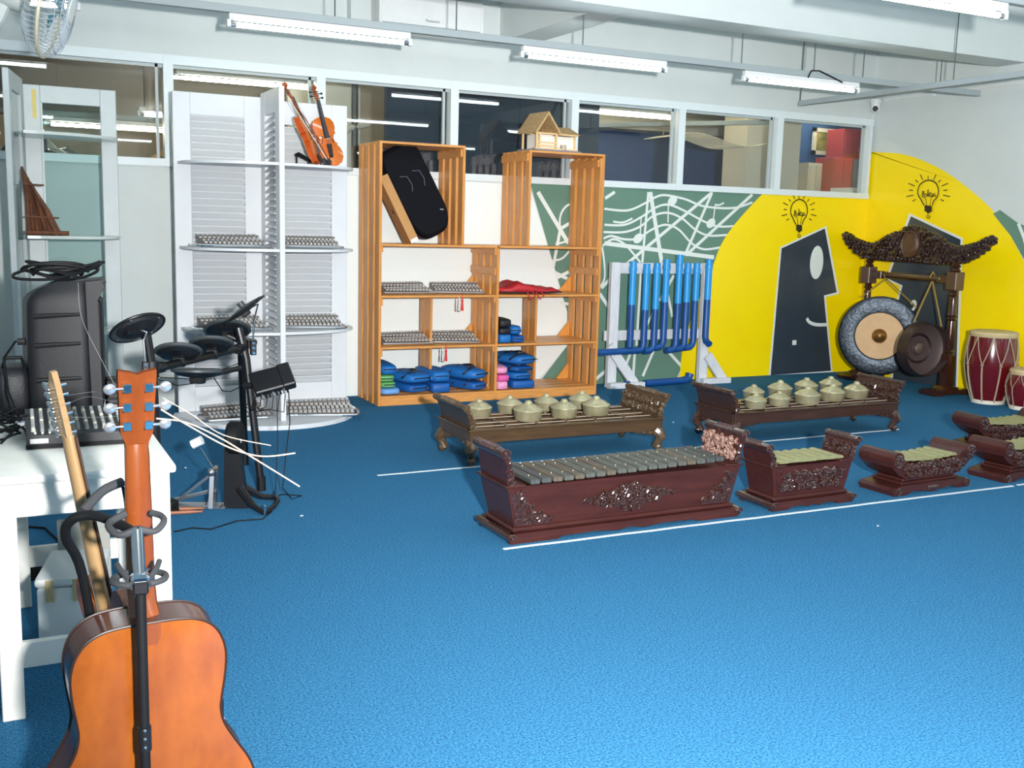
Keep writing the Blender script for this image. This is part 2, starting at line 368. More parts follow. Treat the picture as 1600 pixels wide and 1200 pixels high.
# ------------------------------------------------------------------ room beyond the partition
C_navy = mat('far_navy', srgb(38, 50, 66), .55); C_blue = mat('far_blue', srgb(60, 86, 140), .6, noise=(3, srgb(54, 78, 130), .3)); C_cream = mat('far_cream', srgb(206, 202, 186), .6)
C_beige = mat('far_beige', srgb(150, 142, 130), .6); C_deep = mat('far_deep_blue', srgb(44, 84, 138), .6)
YO = 11.6
MB().b2((XL, YB+.1, .9), (XR+2.5, YO+.1, 1.0)).build('floor', mat('far_floor', srgb(120, 112, 100), .7), kind='structure', smooth=0)
MB().b2((XL, YB+.1, 3.0), (XR+2.5, YO+.1, 3.1)).build('ceiling', C_cream, kind='structure', smooth=0)
MB().b2((XL, YO, 1.0), (5.2, YO+.1, 3.0)).build('wall_far', C_beige, kind='structure', smooth=0)
MB().b2((5.2, YO, 1.0), (XR+2.5, YO+.1, 3.0)).build('wall_far', C_blue, kind='structure', smooth=0)
MB().b2((XL-.1, YB+.1, 1.0), (XL, YO, 3.0)).build('wall_far', C_beige, kind='structure', smooth=0)
MB().b2((XR+2.5, YB+.1, 1.0), (XR+2.6, YO, 3.0)).build('wall_far', C_deep, kind='structure', smooth=0)
def frame_box(mb, x0, x1, y, z0, z1, t, d):
    mb.b2((x0, y-d, z0), (x1, y+d, z0+t)); mb.b2((x0, y-d, z1-t), (x1, y+d, z1)); mb.b2((x0, y-d, z0), (x0+t, y+d, z1)); mb.b2((x1-t, y-d, z0), (x1, y+d, z1))
# far room: panels, column, beam
MB().b2((3.0, 8.5, 1.0), (5.06, 8.56, 3.0)).build('wall_navy', C_navy, kind='structure', smooth=0)
MB().b2((7.25, 9.1, 1.0), (7.98, 9.5, 3.0)).build('trim_6', C_cream, kind='structure', smooth=0)
MB().b2((5.1, 11.2, 2.6), (XR+2.5, 11.6, 3.0)).build('trim_7', C_cream, kind='structure', smooth=0)
MB().b2((2.35, 9.2, 1.0), (3.0, 9.26, 3.0)).build('trim_8', mat('far_wall_cream', srgb(214, 212, 198), .6), kind='structure', smooth=0)
MB().b2((XL, 9.9, 2.2), (2.3, 9.95, 3.0)).build('trim_9', C_beige, kind='structure', smooth=0)
def lamp(name, label, x0, x1, y, z, tubemat, group, warm=False):
    """batten with one tube under it; x0..x1 along X"""
    L_ = x1-x0; t = thing(name, label, 'lamp', ((x0+x1)/2, y, z), 0, group)
    MB().b2((-L_/2, -.022, .012), (L_/2, .022, .05), .004).build('housing', M_white, t, smooth=0)
    for s in (-1, 1): MB().b2((s*L_/2-.012, -.018, -.032), (s*L_/2+.012, .018, .014), .004).build('lamp_holder', M_white, t)
    MB().cyl((-L_/2+.012, 0, -.014), (L_/2-.012, 0, -.014), .0145, n=10).build('tube', tubemat, t)
    for s in (-1, 1): MB().cyl((s*(L_/2-.012), 0, -.014), (s*(L_/2-.045), 0, -.014), .0155, n=10).build('tube_cap', M_steel, t)
    return t
ZR = 2.565
for x0, x1, lab in ((1.34, 2.504, 'lit white tube lamp on grey rail, above the louvred doors'), (3.323, 4.507, 'lit white tube lamp on grey rail, below the cross beam'), (5.229, 6.395, 'lit white tube lamp on grey rail, nearest the corner camera'), (-.7, .5, 'lit white tube lamp hidden behind the wall fan')):
    lamp('fluorescent_lamp', lab, x0, x1, 6.65, ZR, M_tube, 'lamps on the ceiling rail')
for x0 in (-.4, 1.6, 3.64): lamp('fluorescent_lamp', {-.4: 'lit white tube lamp above the guitars', 1.6: 'lit white tube lamp above the middle of the carpet', 3.64: 'lit white tube lamp cut by the top right edge'}[x0], x0, x0+1.19, 4.0, ZR, M_tube, 'lamps on the nearer rail')
lamp('fluorescent_lamp', 'lit white tube lamp above the metallophones at the right', 5.5, 6.69, 4.0, ZR, M_tube, 'lamps on the nearer rail')
for yy, nm in ((.8, 'just'), (-1.7, 'added far')):  # the row farthest back is added for more ambient light
    for x0, side in ((-.4, 'left'), (1.6, 'second from left'), (3.6, 'second from right'), (5.7, 'right')): lamp('fluorescent_lamp', 'lit white tube lamp on the rail %s behind the camera, %s' % (nm, side), x0, x0+1.19, yy, ZR, M_tube, 'lamps behind the camera')
lamp('far_fill_lamp', 'added unseen warm fill tube on the far room ceiling over the cupboards', 8.3, 9.49, 8.9, 2.945, M_tubew, 'lamps of the far room')  # added above the line of sight to light the cupboards
lamp('far_fill_lamp', 'added unseen warm fill tube on the far room ceiling over the mesh panel', 6.3, 7.49, 9.0, 2.945, M_tubew, 'lamps of the far room')  # added out of sight to brighten the blue wall
for x0 in (.2, 2.6, 5.4, 8.4): lamp('far_fill_lamp', 'added unseen warm fill tube on the far room ceiling, %s' % {.2: 'leftmost', 2.6: 'second', 5.4: 'third', 8.4: 'rightmost'}[x0], x0, x0+1.19, 10.2, 2.945, M_tubew, 'lamps of the far room')  # unseen row added to brighten the far room
def rail(label, p0, p1, rods):
    t = thing('light_rail', label, 'light rail', (p0[0], p0[1], p0[2]))
    d = Vector(p1)-Vector(p0); w = .045
    MB().bar((0, 0, 0), d, w, w, ch=.002).build('trunking', M_rail, t, smooth=0)
    for q, top in rods:
        o = d*q; MB().cyl(o+Vector((0, 0, .02)), o+Vector((0, 0, top-p0[2])), .0045, n=6).build('hanger_rod', mat('rod_grey', srgb(92, 98, 100), .5, .3), t)
    return t
zr = ZR+.074
X0, X1 = -1.1, 7.8; fq = lambda x: (x-X0)/(X1-X0)
rail('long grey lighting rail hung below the ceiling beam', (X0, 6.65, zr), (X1, 6.65, zr), [(fq(x), ZC if not 3.79 < x < 4.06 else 2.87) for x in (.1, 1.0, 2.0, 2.83, 3.8, 5.2, 5.92, 6.44, 7.32)])
rail('grey cross rail hung across the corner under the beam', (6.85, 7.85, zr-.046), (6.85, 2.0, zr-.046), [(.0, ZC), (.3, ZC), (.6, ZC)])
rail('grey lighting rail nearer the camera', (X0, 4.0, zr), (X1, 4.0, zr), [(.2, ZC), (.5, ZC), (.8, ZC)])
rail('grey lighting rail just behind the camera', (X0, .8, zr), (X1, .8, zr), [(.2, ZC), (.5, ZC), (.8, ZC)])
rail('added grey lighting rail far behind the camera', (X0, -1.7, zr), (X1, -1.7, zr), [(.2, ZC), (.5, ZC), (.8, ZC)])  # carries the lamp row added for ambient light
# loops of cable lying over the rail
for (px, py) in ((1272, 118),):
    p = at_y(px, py, 6.62); MB().tube([p+Vector((-.06, 0, -.02)), p+Vector((-.03, 0, .035)), p+Vector((.05, 0, .04)), p+Vector((.2, .0, 0)), p+Vector((.3, 0, -.03))], .006, 6).build('rail_cable', M_blacksoft, label='short black cable looped over the ceiling rail', cat='cable')
# warm lamps and objects of the far room
lamp('warm_lamp', 'warm glowing tube lamp behind the glass above the louvred doors', 1.344, 2.437, 8.7, 2.478, M_tubew, 'lamps of the far room')
lamp('warm_lamp', 'warm glowing tube lamp behind the glass above the model house', 4.98, 6.06, 8.7, 2.478, M_tubew, 'lamps of the far room')
lamp('warm_lamp', 'warm glowing tube lamp low behind the glass of the leftmost window', .45, 1.55, 9.85, 2.15, M_tubew, 'lamps of the far room')
lamp('far_tube_lamp', 'small pale tube lamp behind the leftmost window', 1.2, 1.7, 9.84, 2.28, M_tube, 'lamps of the far room')
for y, x0, x1, lab in ((8.7, XL, 2.6, 'grey rail behind the leftmost windows'), (8.7, 4.9, 10.2, 'grey rail behind the windows beside the model house'), (9.85, XL, 2.3, 'second grey rail behind the leftmost windows')):
    rail(lab, (x0, y, 2.552 if y < 9 else 2.225), (x1, y, 2.552 if y < 9 else 2.225), [(.25, 3.0), (.7, 3.0)])
rail('grey rail crossing away behind the fifth window', (5.3, 11.1, 2.5), (7.2, 8.6, 2.5), [(.3, 3.0), (.7, 3.0)])
t = thing('white_pipe', 'white bent plastic pipe behind the third window', 'pipe', (2.75, 9.1, 1.0))
MB().tube([(0, 0, 0), (0, 0, 1.0), (.03, 0, 1.12), (.12, 0, 1.2), (.3, 0, 1.25)], .03, 8).build('pipe', C_cream, t)
MB().cyl((.17, 0, 0), (.17, 0, 2.0), .03, n=8).build('post', mat('post_grey', srgb(90, 90, 88), .5), t)
t = thing('foil_stack', 'crumpled silver foil heap behind the leftmost window', 'foil', (.95, 9.3, 1.0))
fm = MB(); rn = random.Random(3)
fm.grid(lambda u, v: (-.9+1.9*u, -.2+.4*v+rn.uniform(-.02, .02), .86+.14*sin(u*9)*rn.uniform(.5, 1)-abs(v-.5)*.25+rn.uniform(-.05, .05)), 26, 9)
fm.build('foil', mat('foil', (.55, .56, .6), .3, 1.0), t, smooth=0)
MB().b2((-.9, -.22, 0), (1.0, .22, .72)).build('crate_body', mat('far_wood', srgb(176, 140, 92), .6), t, smooth=0)
MB().bar((.15, -.25, .8), (.62, -.25, 1.06), .05, .03).build('plank', mat('far_plank', srgb(196, 158, 104), .6), t)
t = thing('wire_panel', 'wavy pale wire mesh panel hung behind the sixth window', 'panel', (6.8, 9.2, 2.32))
wm = MB()
wz = lambda u: .05*sin(u*2*pi)+.0
for k in range(13): wm.tube([(-.62+1.24*i/16, -.25+.5*k/12, wz(i/16)) for i in range(17)], .004, 4)
for i in range(25): wm.tube([(-.62+1.24*i/24, -.25, wz(i/24)), (-.62+1.24*i/24, .25, wz(i/24))], .003, 4)
wm.build('mesh', C_cream, t)
for sx in (-.55, .55): MB().cyl((sx, 0, wz((sx+.62)/1.24)), (sx, 0, .675), .003, n=5).build('wire', M_rail, t)
t = thing('picture_frame', 'white framed landscape picture behind the last window', 'picture', (9.55, 10.45, 2.38))
fr = MB(); frame_box(fr, -.19, .19, 0, 0, .33, .05, .015); fr.build('frame', mat('frame_white', srgb(214, 214, 204), .5), t, smooth=0)
MB().b2((-.14, -.004, .05), (.14, .004, .28)).build('print', mat('landscape_print', srgb(196, 180, 96), .5, noise=(7, srgb(58, 84, 62), .18)), t, smooth=0)
MB().b2((8.3, 10.5, 1.0), (10.4, 10.56, 3.0)).build('wall_deep_blue', C_deep, kind='structure', smooth=0)
def cabinet(name, label, x0, x1, y, z0, z1, m):
    t = thing(name, label, 'cabinet', ((x0+x1)/2, y, 1.0)); w = (x1-x0)/2
    MB().b2((-w, -.15, 0), (w, .15, z1-1.0), .004).build('body', m, t, smooth=0)
    MB().b2((-w+.02, -.165, .05), (-.006, -.15, z1-1.03), .003).build('door', m, t, smooth=0); MB().b2((.006, -.165, .05), (w-.02, -.15, z1-1.03), .003).build('door', m, t, smooth=0)
C_red = mat('far_red', srgb(184, 70, 78), .5, noise=(6, srgb(170, 62, 70), .3))
cabinet('red_cabinet', 'tall red cupboard behind the last window beside the picture', 9.5, 9.95, 10.2, 1.0, 2.68, C_red)
cabinet('red_cabinet', 'low red cupboard behind the last window', 8.75, 9.05, 9.55, 1.0, 2.27, C_red)
cabinet('blue_cabinet', 'low blue cupboard behind the last window', 9.06, 9.42, 9.55, 1.0, 2.26, mat('far_cabinet_blue', srgb(96, 110, 142), .5))
cabinet('white_cabinet', 'low white cupboard behind the last window in front of the red one', 8.5, 9.05, 9.0, 1.0, 1.9, C_wht)
cabinet('white_cabinet', 'narrow cream cupboard behind the last window beside the low red one', 8.52, 8.73, 9.7, 1.0, 2.2, C_cream)

# ------------------------------------------------------------------ air conditioner
t = thing('air_conditioner', 'white wall air conditioner high above the partition windows', 'air conditioner', (3.12, YB, 2.835))
bd = MB(); bd.prism([(0, 0), (-.16, .0), (-.2, .05), (-.2, .24), (-.17, .28), (0, .28)], -.43, .43, Matrix(((0, 0, 1, 0), (1, 0, 0, 0), (0, 1, 0, 0), (0, 0, 0, 1))))
bd.build('housing', M_white, t)
MB().b2((-.41, -.206, .055), (.41, -.198, .235), .003).build('front_panel', M_white, t)
MB().b2((-.38, -.19, .004), (.38, -.06, .016), .003).build('louvre_flap', M_alu, t)
MB().b2((-.4, -.207, .048), (.4, -.199, .054)).build('panel_gap', M_rail, t)
tx = bpy.data.curves.new('brand_lettering', 'FONT'); tx.body = 'Panasonic'; tx.size = .03; tx.extrude = .0006; tx.align_x = 'CENTER'
to = bpy.data.objects.new('brand_lettering', tx); COL.objects.link(to); to.parent = t; to.location = (.0, -.2075, .085); to.rotation_euler = (pi/2, 0, 0); tx.materials.append(mat('lettering_grey', srgb(96, 100, 104), .5))
dg_ = bpy.context.evaluated_depsgraph_get(); dg_.update(); me_ = bpy.data.meshes.new_from_object(to.evaluated_get(dg_)); tm_ = bpy.data.objects.new('brand_lettering', me_); COL.objects.link(tm_); tm_.parent = t; tm_.location = to.location; tm_.rotation_euler = to.rotation_euler; bpy.data.objects.remove(to); tm_.name = 'brand_lettering'
# ------------------------------------------------------------------ security camera and conduit in the corner
c = at_x(1369, 160, XR-.07)
t = thing('security_camera', 'small white dome security camera in the corner', 'camera', (XR-.075, c.y, c.z))
MB().lathe([(.0, .03), (.05, .03), (.055, .02), (.055, -.005), (.045, -.015), (.042, -.05), (.0, -.05)], 18).build('mount', M_white, t)
dv = (EYE-Vector((XR-.1, c.y, c.z))).normalized()
MB().ball((0, 0, -.055), .045, 14, 9).build('head', M_white, t)
MB().cyl(Vector((0, 0, -.06))+dv*.03, Vector((0, 0, -.06))+dv*.048, .027, n=16).build('lens', M_dark, t)
MB().b2((-.01, -.01, .02), (.07, .01, .04)).build('bracket', M_rail, t)
t = thing('conduit_pipe', 'thin white conduit running along the right wall from the camera', 'conduit', (XR-.012, c.y-.05, c.z+.02))
MB().tube([(0, 0, 0), (0, -.2, .005), (0, -7, .0)], .009, 6).build('pipe', M_white, t)
for y in (-.6, -1.6, -2.6): MB().b2((-.012, y-.015, -.014), (.012, y+.015, .014)).build('clip', M_alu, t)
# ------------------------------------------------------------------ wall fan at the top left
FC = at_y(80, 8, 4.7)
t = thing('wall_fan', 'wall fan with wire cage and pale blades at the top left', 'fan', FC)
ax = Vector((.95, -.22, -.22)).normalized()      # the way the fan blows
zx = Vector((0, 0, 1)); ux = zx.cross(ax).normalized(); vx = ax.cross(ux)
FM = Matrix((ux, vx, ax)).transposed().to_4x4()
R0 = .205
cage = MB(); M_fanw = mat('fan_white', srgb(196, 200, 196), .45)
for k in range(60):
    a = 2*pi*k/60
    cage.tube([FM @ Vector((r*cos(a), r*sin(a), z)) for r, z in ((.05, .075), (.14, .068), (R0-.012, .035), (R0, 0.0))], .0016, 4)
for rr, z in ((.07, .074), (.14, .068), (.18, .052)): cage.tube([FM @ Vector((rr*cos(2*pi*k/30), rr*sin(2*pi*k/30), z)) for k in range(30)], .0018, 4, True)
M_cage = mat('fan_wire', srgb(168, 176, 182), .35)
cage.build('front_cage', M_cage, t)
cg = MB()
for k in range(60):
    a = 2*pi*k/60
    cg.tube([FM @ Vector((r*cos(a), r*sin(a), z)) for r, z in ((R0, 0), (R0-.01, -.04), (.14, -.075), (.06, -.085))], .0016, 4)
cg.build('rear_cage', M_cage, t)
MB().tube([FM @ Vector((R0*cos(2*pi*k/40), R0*sin(2*pi*k/40), 0)) for k in range(40)], .007, 6, True).build('cage_rim', mat('fan_cream', srgb(206, 196, 168), .4), t)
MB().lathe([(0, .082), (.05, .08), (.055, .072), (.05, .066), (0, .066)], 20, FM).build('badge', M_fanw, t)
for k in range(3):
    bl = MB(); a0 = 2*pi*k/3
    bl.grid(lambda u, v: FM @ Vector(((.04+.14*u)*cos(a0+(v-.5)*(1.0+.35*u)), (.04+.14*u)*sin(a0+(v-.5)*(1.0+.35*u)), .02-.045*(v-.5))), 6, 6)
    bl.build('blade', mat('fan_blade', srgb(96, 158, 172), .35), t)
mo = MB(); mo.lathe([(0, -.2), (.045, -.195), (.06, -.17), (.062, -.1), (.05, -.085), (0, -.085)], 18, FM); mo.build('motor_housing', M_fanw, t)
p1 = FM @ Vector((0, 0, -.16)); p2 = p1+Vector((-.04, 0, -.1)); p3 = Vector((-.36, .12, -.13))
MB().tube([p1, p2, p2+Vector((-.05, .02, -.05)), p3], [.03, .028, .034, .045], 10).build('bracket', M_fanw, t)
MB().box(p3, (.05, .12, .2), None, .01).build('wall_plate', M_fanw, t)
MB().b2((-.75, 4.5, 0), (FC.x-.365, 5.0, ZC)).build('trim_10', M_wall, kind='structure', smooth=0)   # pier the fan hangs on
# ------------------------------------------------------------------ louvred door shelf
M_louv = mat('louvre_white', srgb(216, 219, 222), 0.42, noise=(5, srgb(208, 211, 214), .3))
LV = thing('louvre_door_shelf', 'white shelf stand made of three louvred door panels in the middle left', 'shelf', (1.742, 7.53, 0))
_sl = None
def louvre_panel(parent, org, ux, w, zt, name='door_panel'):
    """upright panel from org along ux (unit vector), width w, with stiles, rails and a slat each 47 mm"""
    global _sl
    org = Vector(org); ux = Vector(ux).normalized(); nz = Vector((0, 0, 1)); n = ux.cross(nz)
    M = Matrix((ux, n, nz)).transposed().to_4x4(); M.translation = org
    p = bpy.data.objects.new(name, None); COL.objects.link(p); p.parent = parent; p.matrix_local = M; p.empty_display_size = .05
    sw = .115; z0 = .03
    for a in (0, w-sw): MB().b2((a, -.018, z0), (a+sw, .018, zt), .003).build('stile', M_louv, p, smooth=0)
    MB().b2((sw, -.017, zt-.16), (w-sw, .017, zt), .003).build('rail', M_louv, p, smooth=0)
    MB().b2((sw, -.017, z0), (w-sw, .017, .205), .003).build('rail', M_louv, p, smooth=0)
    z = .23; first = None
    while z < zt-.165:
        if first is None:
            first = MB().box((0, 0, 0), (w-2*sw, .067, .008), Matrix.Rotation(R_(46), 3, 'X'), .002).build('slat', M_louv, p, smooth=0)
            first.location = (w/2, 0, z)
        else: link_copy(first, p, (w/2, 0, z))
        z += .047
    return p
louvre_panel(LV, (-.61, 0, 0), (1, 0, 0), .595, 2.23)
louvre_panel(LV, (.015, .0, 0), (1, 0, 0), .595, 2.215)
louvre_panel(LV, (0, -.55, 0), (0, 1, 0), .53, 2.255)
def shelf_board(parent, z, sgn, w, d, th=.018, tip=.05, name='shelf_board', M_=None):
    n = 12; pts = [(0, -.02), (0, -d)]
    for i in range(1, n+1):
        t = i/n; pts.append((w*sin(t*pi/2)**1.0, -.02-tip-(d-.02-tip)*cos(t*pi/2)**.75))
    pts.append((w, -.02))
    MB().prism([(sgn*x, y) for x, y in pts], z-th, z).build(name, M_ or M_louv, parent, smooth=0)
for z in (1.765, 1.195, .635):
    shelf_board(LV, z, -1, .585, .54); shelf_board(LV, z, 1, .6, .52, tip=.09)
bs = [(-.64, -.02), (-.66, -.1)]+[(-.62+.62*(1-cos(t*pi/2)), -.1-.62*sin(t*pi/2)) for t in [i/8 for i in range(1, 9)]]+[(.62*sin(t*pi/2), -.08-.64*cos(t*pi/2)) for t in [i/8 for i in range(1, 9)]]+[(.62, -.02)]
MB().prism(bs, 0, .03).build('base_board', M_louv, LV, smooth=0)

# ------------------------------------------------------------------ glazed door shelf at the far left
M_gw = mat('glazed_white', srgb(192, 200, 200), .4, noise=(5, srgb(176, 186, 186), .3))
GL = thing('glass_door_shelf', 'white shelf stand of glazed door panels at the far left', 'shelf', (.2, 7.57, 0))
def glass_panel(parent, org, ux, w, zt):
    org = Vector(org); ux = Vector(ux).normalized(); nz = Vector((0, 0, 1)); n = ux.cross(nz)
    M = Matrix((ux, n, nz)).transposed().to_4x4(); M.translation = org
    p = bpy.data.objects.new('door_panel', None); COL.objects.link(p); p.parent = parent; p.matrix_local = M; p.empty_display_size = .05
    sw = .1
    for a in (0, w-sw): MB().b2((a, -.018, .03), (a+sw, .018, zt), .004).build('stile', M_gw, p, smooth=0)
    for z0, z1 in ((zt-.11, zt), (.03, .24)): MB().b2((sw, -.017, z0), (w-sw, .017, z1), .003).build('rail', M_gw, p, smooth=0)
    MB().b2((sw, -.004, .24), (w-sw, .004, zt-.11)).build('pane', M_cglass, p, smooth=0)
    MB().b2((sw, -.01, .24), (sw+.012, .012, zt-.11)).build('glazing_bead', M_gw, p, smooth=0)
    return p
glass_panel(GL, (.02, 0, 0), (1, 0, 0), .56, 2.205)
glass_panel(GL, (-.085, -.55, 0), (.09, .55, 0), .55, 2.235)
M_gshelf = mat('glass_shelf', srgb(206, 214, 208), .2, noise=(4, srgb(190, 200, 196), .3))
for z in (1.885, 1.255, .645): shelf_board(GL, z, 1, .57, .5, tip=.1, M_=M_gshelf)
MB().prism([(-.1, -.6), (.3, -.58), (.6, -.3), (.62, -.02), (-.1, -.02)], 0, .03).build('base_board', M_gw, GL, smooth=0)
tp = at_y(53, 152, 7.55); MB().b2((-.012, -.022, -.1), (.012, -.019, .08)).build('yellow_tape', mat('yellow_tape', srgb(206, 182, 70), .4), GL, loc=(tp.x-.2, -.0, tp.z-.03))
# angklung tubes leaning on the middle glass shelf
bp = at_y(50, 362, 7.3); t = thing('bamboo_rattle', 'bundle of brown bamboo rattle tubes on the glazed shelf', 'instrument', (.195, 7.3, 1.2565))
M_bam = mat('bamboo', srgb(122, 72, 42), .45, noise=(22, srgb(70, 38, 22), .2, (1, 1, .25)))
rn = random.Random(5)
for k in range(8):
    x0 = .0+.026*k; h = .42-.016*k; lean = -.004-.019*k; y0 = rn.uniform(-.05, .05)
    tb = MB(); tb.tube([(x0+.02, y0, .0), (x0+.02+lean*.5, y0, h*.5), (x0+lean, y0+.01, h)], [.013, .012, .008], 8)
    tb.ball((x0+.02+lean*.5, y0, h*.5), (.0145, .0145, .006), 8, 4); tb.build('tube', M_bam, t)
for z in (.0, .1, .3): MB().tube([(.0, -.06, z+.012), (.235-.4*z, -.06, z+.008)], .006, 6).build('cross_bar', M_bam, t)
MB().tube([(.0, -.05, .014), (.25, -.05, .014)], .014, 8).build('foot_tube', M_bam, t)
# low cream cupboard seen behind the loudspeaker
t = thing('pale_cabinet', 'pale pinkish low cupboard half hidden behind the loudspeaker', 'cabinet', (.24, 7.3, .031))
MB().b2((-.06, -.16, 0), (.24, .16, .54), .006).build('body', mat('pale_pink', srgb(196, 178, 170), .5), t, smooth=0); MB().b2((-.07, -.18, .54), (.25, .17, .56), .004).build('top', M_gw, t, smooth=0)
MB().b2((-.05, -.172, .03), (.23, -.16, .52), .003).build('door', mat('pale_pink2', srgb(188, 168, 160), .5), t, smooth=0)

# ------------------------------------------------------------------ wooden crate shelf
M_pine = mat('stained_pine', srgb(222, 156, 82), 0.42, noise=(9, srgb(188, 120, 54), .24, (6, 6, .5)), coat=.15)
M_pineX = mat('stained_pine_flat', srgb(224, 160, 88), 0.42, noise=(9, srgb(190, 122, 58), .24, (.5, 6, 6)), coat=.15)
M_pineE = mat('stained_pine_edge', srgb(226, 160, 78), 0.45, noise=(9, srgb(206, 136, 58), .25, (6, 6, .6)))
CY0, CY1 = 7.48, 7.97; CW = 4.525-2.59
CR = thing('crate_shelf', 'tall stained pine crate shelf with open slatted sides', 'shelf', (2.59, CY0, 0))
def cside(x, z0, z1, cleat=(), inner=-1, th=.022):
    """slatted side: 4 upright boards in depth"""
    D = CY1-CY0; bw = .085; gp = (D-4*bw)/3
    for k in range(4):
        y = k*(bw+gp)
        MB().b2((x, y, z0), (x+th, y+bw, z1), .002).build('slat', M_pine, CR, smooth=0)
    for zc in cleat: MB().b2((x-.016 if inner < 0 else x+th, .01, zc-.03), (x if inner < 0 else x+th+.016, D-.01, zc+.03), .002).build('cleat', M_pineX, CR, smooth=0)
def cfloor(x0, x1, z, lip=True, th=.018):
    D = CY1-CY0; bw = .112; gp = (D-4*bw)/3
    for k in range(4):
        y = k*(bw+gp); MB().b2((x0, y, z-th), (x1, y+bw, z), .002).build('slat', M_pineX, CR, smooth=0)
za, zb, zc_, zt = .075, .453, .845, 1.232
cside(0, 0, 1.97, (.41, .8, 1.2), inner=1); cside(.98, 0, zt-.018, (1.19, 1.03, .81, .42)); cside(CW-.022, 0, 1.97, (1.19, 1.03, .81, .42))
cside(.67, zt, 1.97, (1.93,)); cside(1.24, zt, 1.97, (1.93,), inner=-1)
cside(CW-.045, zt+.0, 1.952, (1.91,))
for z in (za, zb, zc_, zt): cfloor(.022, .98, z); cfloor(1.002, CW-.022, z)
cfloor(0, .69, 1.985); cfloor(1.24, CW, 1.985)
MB().b2((.022, 0, 0), (.98, .02, za-.018), .002).build('plinth_board', M_pineX, CR, smooth=0); MB().b2((1.002, 0, 0), (CW-.022, .02, za-.018), .002).build('plinth_board', M_pineX, CR, smooth=0)
for x in (.475, 1.405):
    for z0, z1 in ((za, zb-.018), (zb, zc_-.018)):
        for y in (.14, .26): MB().b2((x, y, z0), (x+.02, y+.105, z1), .002).build('upright', M_pine, CR, smooth=0)
gM = Matrix(((1, 0, 0, 0), (0, 0, 1, 0), (0, 1, 0, 0), (0, 0, 0, 1)))
for x in (.98, CW-.022):
    for z in (za, zb, zc_): MB().prism([(x, z), (x-.11, z), (x, z+.13)], .46, .482, gM).build('corner_gusset', M_pineE, CR, smooth=0)

# ------------------------------------------------------------------ bell lyres on the shelves
M_bar = mat('bell_bar', srgb(226, 224, 220), .3, .3, noise=(20, srgb(196, 192, 188), .25))
M_bdark = mat('bell_frame_dark', srgb(84, 78, 74), .5)
def make_lyre(label, loc, rz, group, s=1.0):
    t = thing('bell_lyre', label, 'glockenspiel', loc, rz, group)
    w0, w1, l = .13*s, .175*s, .235*s          # half widths and half length
    fr = []
    for i in range(13): a = pi+pi*i/12; fr.append((-l+.1*s*sin(a)*1.0, w0*cos(a), .012))
    fr = [(-l+.05*s*(-sin(pi*i/12)), -w0*cos(pi*i/12), .012) for i in range(13)] + [(l+.05*s*sin(pi*i/12), w1*cos(pi*i/12), .012) for i in range(13)]
    MB().tube(fr, .0105*s, 8, True).build('frame', M_chrome, t)
    rl = MB()
    for sg in (-1, 1): rl.bar((-l, sg*.045*s, .03+.016*sg), (l, sg*.07*s, .034+.016*sg), .012, .04+.02*sg)
    rl.build('rails', M_bdark, t, smooth=0)
    b = MB(); n = 14
    for i in range(n):
        x = -l*.92+2*l*.92*i/(n-1); hw = (.6+.4*i/(n-1))
        b.box((x, .06*s, .072), (.02*s, .105*s*hw+.02*s, .009), Matrix.Rotation(R_(14), 3, 'X')); b.box((x+.012*s, -.06*s, .04), (.02*s, .1*s*hw+.02*s, .009), Matrix.Rotation(R_(14), 3, 'X'))
    b.build('bars', M_bar, t, smooth=0, kind='stuff')
    k = MB()
    for i in range(n):
        x = -l*.92+2*l*.92*i/(n-1)
        for yy in (.04,): k.ball((x, yy*s, .077+(yy-.06)*.25*s), .0065, 6, 4)
        for yy in (-.075,): k.ball((x+.012*s, yy*s, .045+(yy+.06)*.25*s), .0065, 6, 4)
    k.build('screws', M_bdark, t, kind='stuff')
    return t
GR = 'bell lyres lying on the shelves'
zf = .003
for lab, px, py, Y, z, rz, s in (
    ('chrome bell lyre on the louvred shelf, second board, left bay', 385, 385, 7.26, 1.195, 8, 1.05), ('chrome bell lyre on the louvred shelf, second board, right bay', 484, 388, 7.3, 1.195, -6, .8),
    ('chrome bell lyre on the louvred shelf, third board, left bay', 375, 514, 7.26, .635, 10, 1.0), ('chrome bell lyre on the louvred shelf, third board, right bay', 486, 514, 7.28, .635, -8, .86),
    ('chrome bell lyre on the louvred shelf base, left bay', 392, 652, 7.2, .03, 14, 1.0), ('chrome bell lyre on the louvred shelf base, right bay', 498, 650, 7.18, .03, -10, .98)):
    p = at_y(px, py, Y); left = 'left bay' in lab; make_lyre(lab, (1.455 if left else p.x, Y, z+zf), R_(rz*.5 if left else rz), GR, .9 if left else s)
